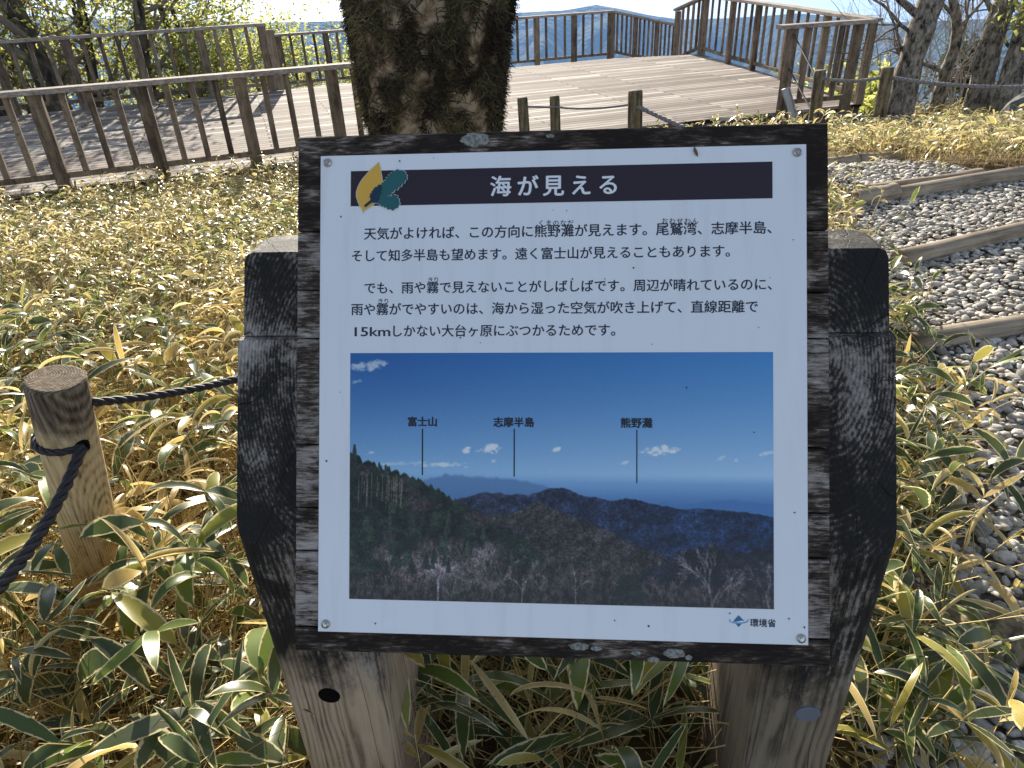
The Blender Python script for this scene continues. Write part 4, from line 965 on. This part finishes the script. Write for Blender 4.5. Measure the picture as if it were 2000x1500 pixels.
# ------------------------------------------------------------------ bamboo grass
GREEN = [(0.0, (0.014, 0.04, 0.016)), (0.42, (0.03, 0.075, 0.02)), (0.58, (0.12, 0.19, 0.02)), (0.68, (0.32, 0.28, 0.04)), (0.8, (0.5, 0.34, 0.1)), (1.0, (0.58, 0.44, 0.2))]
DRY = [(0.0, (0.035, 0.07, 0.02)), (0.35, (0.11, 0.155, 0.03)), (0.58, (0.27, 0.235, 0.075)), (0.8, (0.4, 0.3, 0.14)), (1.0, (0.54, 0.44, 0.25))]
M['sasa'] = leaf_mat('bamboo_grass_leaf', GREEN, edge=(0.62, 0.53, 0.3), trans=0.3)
M['sasa_far'] = leaf_mat('bamboo_grass_leaf_dry', DRY, edge=(0.55, 0.48, 0.28), trans=0.4)  # drier, yellower leaf colours
t = NT('bamboo_grass_stem'); c_ = t.ramp(t.attr('rnd'), [(0.0, (0.26, 0.18, 0.05)), (0.5, (0.52, 0.37, 0.12)), (1.0, (0.66, 0.52, 0.24))]); M['culm'] = t.bsdf(c_, 0.6, 0.4).m

def leaf_arrays(P, az_, el, L, Wd, droop, roll, nseg, rnd):
    n = len(P); t_ = np.linspace(0, 1, nseg + 1)
    e = el[:, None] - droop[:, None] * t_[None] ** 1.2
    ds = (L / nseg)[:, None]
    hx = np.concatenate([np.zeros((n, 1)), np.cumsum(np.cos(e[:, :-1]) * ds, 1)], 1); hz = np.concatenate([np.zeros((n, 1)), np.cumsum(np.sin(e[:, :-1]) * ds, 1)], 1)
    ca, sa = np.cos(az_)[:, None], np.sin(az_)[:, None]
    curve = (rng.normal(0, 0.12, n) * L)[:, None] * t_[None] ** 2
    sp_ = np.stack([P[:, None, 0] + hx * ca - curve * sa, P[:, None, 1] + hx * sa + curve * ca, P[:, None, 2] + hz], -1)
    w = (t_ ** 0.62) * (1 - t_) ** 0.75; w = w / w.max(); w[0] = 0.1
    side = np.stack([-sa * np.cos(roll)[:, None] + 0 * e, ca * np.cos(roll)[:, None] + 0 * e, np.sin(roll)[:, None] + 0 * e], -1)
    up = np.stack([-np.sin(e) * ca, -np.sin(e) * sa, np.cos(e)], -1)
    dry = np.clip((rnd - 0.68) * 5, 0, 1)
    ww = (Wd[:, None] * (1 - 0.45 * dry[:, None]) * w[None])[..., None]
    fold = (rng.uniform(-0.15, 0.5, n) + dry * rng.uniform(0, 1.1, n))[:, None, None]
    tw = (rng.normal(0, 0.5, n) * (1 + 1.2 * dry))[:, None, None] * t_[None, :, None]
    lft = sp_ + side * ww + up * ww * (fold + tw); rgt = sp_ - side * ww + up * ww * (fold - tw)
    v = np.stack([lft, sp_, rgt], 2).reshape(-1, 3)
    k = 3 * (nseg + 1); q = []
    for i in range(nseg):
        q += [[3 * i, 3 * i + 1, 3 * i + 4, 3 * i + 3], [3 * i + 1, 3 * i + 2, 3 * i + 5, 3 * i + 4]]
    f = (np.array(q)[None] + (np.arange(n) * k)[:, None, None]).reshape(-1, 4)
    edge = np.tile(np.array([1, 0, 1.0]), n * (nseg + 1)); tts = np.tile(np.repeat(t_, 3), n)
    return v, f, {'edge': edge, 'tt': tts, 'rnd': np.repeat(rnd, k)}
def culm_arrays(p0, p1, r, bend):
    n = len(p0); m_ = 4; t_ = np.linspace(0, 1, m_)[None, :, None]
    P_ = p0[:, None] + (p1 - p0)[:, None] * t_ + bend[:, None] * (t_ * (1 - t_)) * 4
    a = np.arange(3) * 2.0944; off = np.stack([np.cos(a), np.sin(a), np.zeros(3)], -1)[None, None]
    v = (P_[:, :, None] + off * (r[:, None, None, None] * (1.2 - 0.5 * t_[..., None]))).reshape(-1, 3)
    q = [[3 * i + j, 3 * i + (j + 1) % 3, 3 * i + 3 + (j + 1) % 3, 3 * i + 3 + j] for i in range(m_ - 1) for j in range(3)]
    return v, (np.array(q)[None] + (np.arange(n) * 12)[:, None, None]).reshape(-1, 4), P_
def pick(p, prob, x=None, y=None):      # colour index: mostly green or mostly dry, in drifts
    u = rng.random(p) + (0 if x is None else (0.5 - fbm(x * 0.8 + 30, y * 0.8 + 11, 3, 19)) * 1.5); g = rng.uniform(0.0, 0.62, p); d = rng.uniform(0.62, 1.0, p); return np.where(u < prob, g, d)
posts_xy = [(pfl[0], pfl[1] + 0.12, 0.15), (pfr[0], pfr[1] + 0.12, 0.15), (float(bb[0]), float(bb[1]), 0.075), (-0.17, TY, 0.36)]
def scatter(x0, x1, y0, y1, dens):
    n = int((x1 - x0) * (y1 - y0) * dens); x, y = rng.uniform(x0, x1, n), rng.uniform(y0, y1, n); return x, y
def deck_front(x): return np.interp(x, [-9.5, -4.67, -1.88, 2.16, 3.75, 5.03, 5.2, 5.6], [6.1, 7.74, 8.72, 9.72, 10.16, 10.5, 10.6, 14.0])
def sasa(name, x, y, hgt, nl, L, Wd, nseg, green, mat, label, stem_r, lean=0.3, extra=0):
    n = len(x); z = gz(x, y); hh = hgt * rng.uniform(0.5, 1.2, n) * (0.6 + 0.8 * fbm(x * 1.1 + 5, y * 1.1 + 9, 3, 23))
    p0 = np.stack([x, y, z - 0.02], -1); ln = rng.normal(0, lean, (n, 2)) * hh[:, None]
    p1 = p0 + np.stack([ln[:, 0], ln[:, 1], hh], -1)
    bend = np.concatenate([rng.normal(0, 0.04, (n, 2)), np.zeros((n, 1))], 1)
    v1, f1, P_ = culm_arrays(p0, p1, stem_r * rng.uniform(0.6, 1.2, n), bend)
    idx = np.repeat(np.arange(n), nl); m_ = len(idx); u = 1 - 0.5 * rng.random(m_) ** 1.6
    seg = np.clip(u * 3, 0, 2.999); i0 = seg.astype(int); fr = (seg - i0)[:, None]
    Pp = P_[idx, i0] * (1 - fr) + P_[idx, i0 + 1] * fr
    base_az = np.repeat(rng.uniform(0, 6.283, n), nl) + np.tile(np.arange(nl) * 6.283 / nl * 0.8, n) + rng.normal(0, 0.5, m_)
    LL = L * rng.uniform(0.55, 1.25, m_)
    rn_ = np.clip(np.repeat(pick(n, green, x, y), nl) + rng.normal(0, 0.1, m_), 0, 1)
    v2, f2, at2 = leaf_arrays(Pp, base_az, rng.normal(0.35, 0.4, m_), LL, Wd * rng.uniform(0.55, 1.6, m_) * (LL / L) ** 0.5, rng.uniform(0.4, 1.9, m_), rng.normal(0, 0.35, m_), nseg, rn_)
    o = np_mesh(name, v2, f2, mat, at2)
    tag(o, label + ' (leaves)' if False else label, 'bamboo grass', kind='stuff')
    o2 = np_mesh(name + '_stems', v1, f1, M['culm'], {'rnd': np.repeat(rng.random(n), 12)})
    tag(o2, 'straw coloured stems of the ' + label.split(' covering')[0].split(' filling')[0], 'stems', kind='stuff')
def clear(x, y, grow_=0.0):
    k = (y < deck_front(x) - 0.05)
    for a, c, r_ in posts_xy: k &= (x - a) ** 2 + (y - c) ** 2 > (r_ + grow_) ** 2
    return k
x, y = scatter(-2.9, 1.9, 0.28, 3.3, 125); k = clear(x, y) & (x < path_left(y) - 0.03 + rng.normal(0, 0.05, x.shape)) & ~((np.abs(x - 0.1) < 0.55) & (y < 0.72)) & ((x ** 2 + (y + 0.1) ** 2) > 0.3)
k &= fbm(x * 1.6 + 7, y * 1.6, 3, 91) > 0.3
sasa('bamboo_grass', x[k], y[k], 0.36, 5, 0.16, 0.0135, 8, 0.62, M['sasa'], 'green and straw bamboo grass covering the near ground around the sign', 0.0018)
x, y = scatter(-8.6, 2.6, 3.2, 9.8, 270); k = clear(x, y) & (x < np.where(y < 6.2, path_left(y) - 0.03, 9)) & ((x < -0.3) | (y < 6.2) | (rng.random(len(x)) < 0.03))
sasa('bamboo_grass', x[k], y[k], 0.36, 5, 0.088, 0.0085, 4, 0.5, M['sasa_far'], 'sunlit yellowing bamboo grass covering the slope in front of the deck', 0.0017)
x, y = scatter(2.3, 10.5, 5.3, 11.5, 130); k = clear(x, y) & (y > path_back(x) + 0.1 + rng.normal(0, 0.06, x.shape)) & (x > 0.45 * y)
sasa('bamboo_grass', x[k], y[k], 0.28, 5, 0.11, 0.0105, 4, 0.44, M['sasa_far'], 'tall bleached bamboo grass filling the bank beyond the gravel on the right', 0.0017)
y = rng.uniform(0.75, 2.9, 190); x = path_left(y) + rng.exponential(0.1, 190) - 0.02; k = (x < path_left(y) + 0.34) & clear(x, y)
sasa('bamboo_grass', x[k], y[k], 0.3, 5, 0.13, 0.0105, 7, 0.62, M['sasa'], 'green bamboo grass spilling over the near edge of the gravel', 0.0017)
y = rng.uniform(2.0, 6.0, 240); x = rng.uniform(1.6, 4.6, 240); k = (fbm(x * 1.2 + 3, y * 1.2, 3, 63) > 0.66) & (x > path_left(y)) & (y < path_back(x))
sasa('grass_tuft', x[k], y[k], 0.07, 8, 0.07, 0.003, 3, 0.3, M['sasa_far'], 'small dry grass tufts covering bits of the gravel path', 0.001)
# dry litter on the soil
n = 5200; x, y = rng.uniform(-2.9, 1.6, n), rng.uniform(0.25, 4.2, n); k = clear(x, y) & (x < path_left(y) + 0.05); x, y = x[k], y[k]; n = len(x)
v, f, at = leaf_arrays(np.stack([x, y, gz(x, y) + 0.01 + 0.05 * rng.random(n)], -1), rng.uniform(0, 6.283, n), rng.normal(0.05, 0.25, n), rng.uniform(0.05, 0.16, n), rng.uniform(0.004, 0.014, n), rng.normal(0.1, 0.5, n), rng.normal(0, 0.6, n), 4, rng.uniform(0.72, 1, n))
tag(np_mesh('leaf_litter', v, f, M['sasa'], at), 'dry straw coloured fallen leaves covering the soil', 'leaf litter', kind='stuff')
# loose straw stems leaning every way in the near patch
n = 10000; x, y = rng.uniform(-2.6, 1.4, n), rng.uniform(0.3, 3.0, n); k = clear(x, y, 0.02) & (x < path_left(y)) & ~((np.abs(x - 0.1) < 0.5) & (y < 0.72)); x, y = x[k], y[k]; n = len(x)
p0 = np.stack([x, y, gz(x, y)], -1); d_ = np.stack([rng.normal(0, 0.22, n), rng.normal(0, 0.22, n), rng.uniform(0.05, 0.36, n)], -1)
v, f, _ = culm_arrays(p0, p0 + d_, rng.uniform(0.0008, 0.002, n), rng.normal(0, 0.01, (n, 3)))
tag(np_mesh('dry_stalks', v, f, M['culm'], {'rnd': rng.random(n).repeat(12)}), 'bare dry straw stalks leaning among the near bamboo grass', 'stalks', kind='stuff')

# a few big single plants close to the camera
def plant(px, py, Y, leaves, L, green, label, spread=1.0):
    tip = at_y(px, py, Y); gx0, gy0 = tip[0] + rng.normal(0, .04), tip[1] + 0.05; g0 = float(gz(gx0, gy0))
    o = thing('bamboo_grass_plant', (gx0, gy0, g0), label, 'bamboo grass', 'big bamboo grass plants beside the sign')
    b = MB(); u = np.linspace(0, 1, 7)[:, None]; st0 = np.array([gx0, gy0, g0]); b.tube(st0 + (tip - st0) * u + np.array([0.02, 0.02, 0]) * np.sin(u * 3.1), np.linspace(0.0028, 0.0016, 7), 6, rnd=0.5); b.build('stem', M['culm'], o)
    for i in range(leaves):
        a = i * 6.283 / leaves + rng.normal(0, 0.25)
        v, f, at = leaf_arrays((tip - [0, 0, 0.03 * (i % 3)])[None], np.array([a]), np.array([rng.uniform(-0.1, 0.55)]), np.array([L * rng.uniform(0.75, 1.15)]), np.array([L * rng.uniform(0.07, 0.1)]), np.array([rng.uniform(0.7, 1.6)]), np.array([rng.normal(0, 0.25)]), 9, np.array([rng.uniform(0, 0.5) if rng.random() < green else rng.uniform(0.6, 0.9)]))
        np_mesh('leaf', v, f, M['sasa'], at, parent=o)
plant(1870, 1255, 0.98, 8, 0.19, 0.95, 'big pale edged bamboo grass plant at the lower right corner')
plant(1800, 870, 1.75, 7, 0.19, 0.85, 'bamboo grass plant leaning over the gravel right of the post')
plant(1835, 1000, 1.5, 7, 0.17, 0.85, 'bamboo grass plant beside the gravel above the dark edging log')
plant(905, 1330, 0.98, 8, 0.19, 0.95, 'dark green bamboo grass plant under the sign beside its tan post')
plant(1000, 1440, 0.9, 6, 0.16, 0.8, 'bamboo grass plant at the bottom edge below the middle of the sign')
plant(1400, 1370, 0.98, 8, 0.17, 0.85, 'bamboo grass plant under the sign beside its grey post')
plant(400, 960, 1.45, 7, 0.17, 0.9, 'bamboo grass plant with a white glinting leaf between bollard and sign')
plant(285, 1080, 1.3, 7, 0.17, 0.9, 'bamboo grass plant growing against the tan bollard')
plant(430, 1290, 1.02, 7, 0.18, 0.9, 'large leaved bamboo grass plant at lower left near the sign post')
plant(150, 1330, 1.05, 7, 0.17, 0.85, 'bamboo grass plant at the lower left corner')

# ------------------------------------------------------------------ trees and shrubs beyond the deck
M['bg_bark'] = weathered('dark_bark', (0.02, 0.016, 0.012), (0.2, 0.165, 0.12), scale=(4, 4, 1.2), contrast=(0.42, 0.66), bumps=0.9, fleck=(0.05, 0.06, 0.02))
M['pale_bark'] = weathered('pale_bark', (0.03, 0.023, 0.016), (0.38, 0.33, 0.26), scale=(9, 9, 4.0), contrast=(0.4, 0.6), bumps=1.0, fleck=(0.03, 0.024, 0.01))
M['thin_branch'] = solid('thin_branches', (0.22, 0.185, 0.15), 0.9, 0.15)
M['twig'] = solid('bare_twigs', (0.36, 0.32, 0.29), 0.9, 0.1)
YEL = [(0.0, (0.08, 0.11, 0.03)), (0.4, (0.19, 0.22, 0.06)), (0.75, (0.34, 0.33, 0.1)), (1.0, (0.45, 0.34, 0.1))]
M['leaf_bg'] = leaf_mat('tree_leaf', YEL, None, 0.62, 0.5, 0.3, 0.06)
def leaf_cloud(name, tips, n, size, spread, parent, mat):
    tips = np.array(tips); i = rng.integers(0, len(tips), n); P_ = tips[i] + rng.normal(0, spread, (n, 3))
    cl = rng.random(len(tips))[i]
    v, f, at = leaf_arrays(P_, rng.uniform(0, 6.283, n), rng.normal(0, 0.6, n), size * rng.uniform(0.6, 1.3, n), size * 0.33 * rng.uniform(0.7, 1.2, n), rng.uniform(0, 0.8, n), rng.normal(0, 0.6, n), 2, np.clip(0.6 * cl + 0.4 * rng.random(n), 0, 1))
    return np_mesh(name, v, f, mat, at, parent=parent)
def leafy_tree(px, Y, H, r, lean, nleaf, label, start=0.2, name='deciduous_tree', depth=3):
    x = float(at_y(px, 100, Y)[0]); z0 = float(gz(x, Y)); base = np.array([x, Y, z0 - 0.2])
    o = thing(name, base, label, 'tree', 'trees beyond the deck')
    b = MB(); tips = []; seg = 9; u = np.linspace(0, 1, seg)
    P_ = base + np.stack([lean * H * u + 0.06 * H * np.sin(u * 5 + px) * u, 0.05 * H * np.sin(u * 4 + px * .3), H * u], -1)
    rad = r * (1.1 - 0.75 * u); rad[0] = r * 1.4; b.tube(P_, rad, 9); b.build('trunk', M['bg_bark'], o, smooth=True)
    b = MB()
    for q in np.linspace(start, 0.95, 11):
        i = int(q * (seg - 1)); p_ = P_[i] + (P_[min(i + 1, seg - 1)] - P_[i]) * (q * (seg - 1) - i); a = rng.uniform(0, 6.283)
        limb(b, p_, (math.cos(a), math.sin(a) * 0.8, rng.uniform(0.1, 0.8)), H * 0.22 * rng.uniform(0.7, 1.2), rad[i] * 0.5, depth - 1, 0.6, 0.06, 5, tips, 4, (2, 3), 0.2, 0.5)
    b.build('branches', M['thin_branch'], o, smooth=True)
    if nleaf: leaf_cloud('crown', tips, int(nleaf * (2.1 if px > 230 else 1.2)), 0.1, 0.24, o, M['leaf_bg'])
    return o
for px, Y, H, r, lean, nl, lab in (
    (-60, 14.6, 5.2, 0.15, 0.05, 1600, 'dark trunk at the far left edge beyond the railing'),
    (20, 15.6, 5.6, 0.16, -0.06, 2200, 'slim leafy tree second from the left edge beyond the railing'),
    (95, 14.9, 5.6, 0.27, -0.05, 1800, 'thickest dark trunk beyond the far left railing'),
    (130, 16.0, 5.4, 0.14, 0.12, 2200, 'thin tree leaning right behind the thickest trunk'),
    (185, 17.0, 5.0, 0.12, -0.1, 2200, 'thin leafy tree leaning left behind the far left railing'),
    (255, 15.6, 5.0, 0.17, 0.08, 1800, 'upright dark tree with yellowish leaves left of the shadowed railing post'),
    (320, 16.8, 4.8, 0.13, 0.1, 2000, 'slender forked tree behind the middle of the far left railing'),
    (390, 16.6, 4.6, 0.1, -0.05, 1500, 'small tree with yellow green leaves right of the far left railing middle'),
    (470, 18.5, 4.4, 0.09, 0.05, 1500, 'thin leafy tree near the right end of the far left railing'),
    (590, 18.5, 3.9, 0.06, 0.08, 2600, 'light green leafy sapling between the railing end and the mossy trunk'),
    (650, 20.5, 3.7, 0.05, -0.05, 1800, 'small light green sapling just left of the mossy trunk')):
    leafy_tree(px, Y, H, r, lean, nl, lab, 0.12 if r < 0.11 else 0.32)
def shrub(px, Y, H, nleaf, label, mat, size=0.11):
    x = float(at_y(px, 150, Y)[0]); z0 = float(gz(x, Y)); H = H * 1.9 if nleaf and px < 700 else H; nleaf = int(nleaf * (0.55 if px < 300 else 1.0)) if px < 700 else nleaf; o = thing('shrub', (x, Y, z0), label, 'shrub', 'shrubs around the deck')
    b = MB(); tips = []
    for _ in range(6 if nleaf else 12):
        a = rng.uniform(0, 6.283); limb(b, (x, Y, z0 - 0.1), (0.5 * math.cos(a), 0.5 * math.sin(a), 1), H * 0.5, 0.03 if nleaf else 0.017, 3, 0.5, 0.05, 5 if nleaf else 4, tips, 4, (2, 3), 0.18, 0.55)
    b.build('branches', M['twig'] if not nleaf else M['bg_bark'], o)
    if nleaf: leaf_cloud('foliage', tips, nleaf, size, 0.2, o, mat)
for px, Y, H, n_, lab in ((60, 18.2, 1.9, 1600, 'leafy shrub behind the leftmost part of the far railing'), (210, 19.3, 2.0, 1700, 'yellow green shrub behind the thick trunk and railing'), (340, 19.6, 2.1, 1700, 'dense shrub filling the gap under the far left railing'), (450, 20.2, 2.2, 1700, 'bright shrub behind the right half of the far left railing'),
                          (590, 19.2, 2.3, 1900, 'shrub behind the low railing left of the mossy trunk'), (660, 20.2, 2.2, 1500, 'shrub touching the left side of the mossy trunk in view'), (1590, 14.6, 1.0, 1100, 'yellow green shrub below the tall right railing'), (1700, 12.4, 0.55, 900, 'small bright shrub showing between the balusters at right'), (1735, 11.3, 0.4, 700, 'low bright shrub beside the deck corner at right')):
    shrub(px, Y, H, n_, lab, M['leaf_bg'])
for px, Y, H, lab in ((1230, 23, 4.8, 'bare reddish twiggy bush beyond the back railing corner'), (1300, 24, 5.0, 'bare twiggy bush rising above the stair railing'), (1480, 17.5, 3.0, 'bare bush behind the tall right railing'), (1790, 13.0, 2.6, 'bare grey bush left of the crooked thin tree'), (1890, 13.6, 2.8, 'bare grey bush between the crooked tree and leaning trunk'), (1985, 13.2, 2.8, 'bare grey bush at the right edge behind the trunks')):
    shrub(px, Y, H, 0, lab, None)

def placed_trunk(pts_px, Y, widths, mat, label, branches, leaves=0, mossy=False):
    P_ = [at_y(px, py, Y + 0.04 * i) for i, (px, py) in enumerate(pts_px)]; z0 = float(gz(P_[0][0], Y)) - 0.3
    d0 = P_[0] - P_[1]; P_ = [P_[0] + d0 / abs(d0[2]) * max(0.05, P_[0][2] - z0)] + P_
    d1 = P_[-1] - P_[-2]; P_ += [P_[-1] + d1 / np.linalg.norm(d1) * 1.2 + [0.1, 0, 0.1], P_[-1] + d1 / np.linalg.norm(d1) * 2.4 + [0.1, 0, 0.5]]
    P_ = np.array(P_); w = np.array([widths[0] * 1.35] + list(widths) + [widths[-1] * 0.85, widths[-1] * 0.5])
    q = np.linspace(0, len(P_) - 1, 26); PP = np.stack([np.interp(q, np.arange(len(P_)), P_[:, k]) for k in range(3)], 1); ww = np.interp(q, np.arange(len(P_)), w) * (1 + rng.normal(0, 0.05, 26))
    for _ in range(3): PP[1:-1] = (PP[:-2] + 2 * PP[1:-1] + PP[2:]) / 4
    o = thing('leaning_tree', P_[0], label, 'tree', 'trees on the right beyond the rope fence')
    b = MB(); b.tube(PP, ww / 2, 12); b.build('trunk', mat, o, smooth=True)
    b = MB(); tips = []
    for (px, py, qx_, qy_, r, dep) in branches:
        s_ = at_y(px, py, Y + 0.1); e_ = at_y(qx_, qy_, Y + 0.3); limb(b, s_, e_ - s_, np.linalg.norm(e_ - s_), r, dep, 0.55, 0.05, 6, tips, 6, (2, 3), 0.14, 0.6)
    if branches: b.build('branches', mat, o, smooth=True)
    if leaves: leaf_cloud('crown', tips, leaves, 0.09, 0.1, o, M['leaf_bg'])
placed_trunk([(1762, 190), (1775, 130), (1798, 60), (1818, 0)], 10.6, [0.36, 0.32, 0.34, 0.32], M['pale_bark'], 'mossy leaning trunk right of the deck, nearest the leaning rope post',
             [(1795, 30, 1720, -30, 0.06, 3), (1775, 120, 1715, 50, 0.025, 3), (1790, 70, 1700, 5, 0.03, 3)])
placed_trunk([(1832, 195), (1850, 130), (1868, 90), (1870, 40), (1860, 0)], 11.2, [0.2, 0.16, 0.15, 0.14, 0.11], M['pale_bark'], 'thin crooked tree between the two thick leaning trunks on the right',
             [(1850, 145, 1790, 115, 0.045, 2), (1868, 85, 1905, 40, 0.03, 3), (1864, 30, 1830, 0, 0.035, 3), (1868, 60, 1925, -10, 0.03, 3)])
placed_trunk([(1912, 195), (1925, 120), (1945, 50), (1968, -10)], 10.8, [0.36, 0.31, 0.3, 0.29], M['pale_bark'], 'dark flaky trunk leaning right near the right edge',
             [(1945, 40, 1905, -30, 0.04, 3), (1940, 70, 2010, 10, 0.03, 3)])
placed_trunk([(1962, 205), (1978, 140), (1995, 80), (2015, 10)], 10.3, [0.33, 0.28, 0.26, 0.24], M['pale_bark'], 'brown trunk at the right edge beside the boulder',
             [(1985, 110, 1940, 60, 0.03, 3)], leaves=160)
placed_trunk([(2110, 220), (2130, 120), (2160, -10)], 10.5, [0.4, 0.36, 0.34], M['pale_bark'], 'trunk just outside the right edge', [])
# dark evergreen beyond the trunks, boulder at the right edge
x = float(at_y(1900, 100, 15.5)[0]); z0 = float(gz(x, 15.5)) - 0.7; o = thing('evergreen_tree', (x, 15.5, z0), 'dark evergreen tree seen between the right-hand trunks', 'tree')
b = MB(); tips = []; b.tube([(x, 15.5, z0 - .1), (x + .1, 15.5, z0 + 1.4), (x + .15, 15.6, z0 + 2.6)], [0.12, 0.09, 0.03], 8); b.build('trunk', M['bg_bark'], o)
for q in np.linspace(0.25, 1, 60):
    for _ in range(5): a = rng.uniform(0, 6.283); rr_ = (1.25 - q) * 1.2 * rng.uniform(0.3, 1); tips.append((x + rr_ * math.cos(a), 15.5 + rr_ * math.sin(a), z0 + 2.6 * q - 0.2 * rr_))
M['evergreen'] = leaf_mat('evergreen_leaf', [(0, (0.012, 0.025, 0.01)), (0.6, (0.03, 0.05, 0.015)), (1, (0.06, 0.07, 0.02))], None, 0.2, 0.6, 0.2)
leaf_cloud('crown', tips, 4200, 0.09, 0.1, o, M['evergreen'])
bp = at_y(2010, 205, 9.6); b = MB(); r_ = np.random.default_rng(5)
sh = 1 + 0.25 * (fbm(ico_v[:, 0] * 1.7 + 4, ico_v[:, 1] * 1.7 + ico_v[:, 2] * 2.3, 3, 6) - 0.5) * 2
b.add(ico_v * sh[:, None] * [0.3, 0.28, 0.27] + bp - [0, 0, 0.1], ico_f.tolist()); t = NT('boulder_rock'); c_ = t.ramp(t.noise(t.coord(), 6, 6, 0.65), [(0.35, (0.07, 0.07, 0.068)), (0.7, (0.28, 0.275, 0.26))]); M['rock'] = t.bsdf(c_, 0.9, 0.2, t.bump(t.noise(t.coord(), 14, 5), 0.8, 0.03)).m
o = b.build('boulder', M['rock'], None); tag(o, 'grey boulder at the right edge behind the bamboo grass', 'boulder')

# ------------------------------------------------------------------ haze in the air towards the far hills
b = MB(); X0, X1, Y0, Y1, Z0, Z1 = -4200, 4200, -60, 4300, -900, 12
b.add([(X0, Y0, Z0), (X1, Y0, Z0), (X1, Y1, Z0), (X0, Y1, Z0), (X0, Y0, Z1), (X1, Y0, Z1), (X1, Y1, Z1), (X0, Y1, Z1)], [[3, 2, 1, 0], [4, 5, 6, 7], [0, 1, 5, 4], [1, 2, 6, 5], [2, 3, 7, 6], [3, 0, 4, 7]])
t = NT('haze_air'); pv_ = t.n('ShaderNodeVolumePrincipled'); pv_.inputs['Color'].default_value = (0.28, 0.54, 1.0, 1); pv_.inputs['Density'].default_value = 0.0002; pv_.inputs['Anisotropy'].default_value = 0.0
t.l(pv_.outputs[0], t.out.inputs['Volume'])
o = b.build('haze', t.m, None); tag(o, kind='stuff'); o.display_type = 'WIRE'
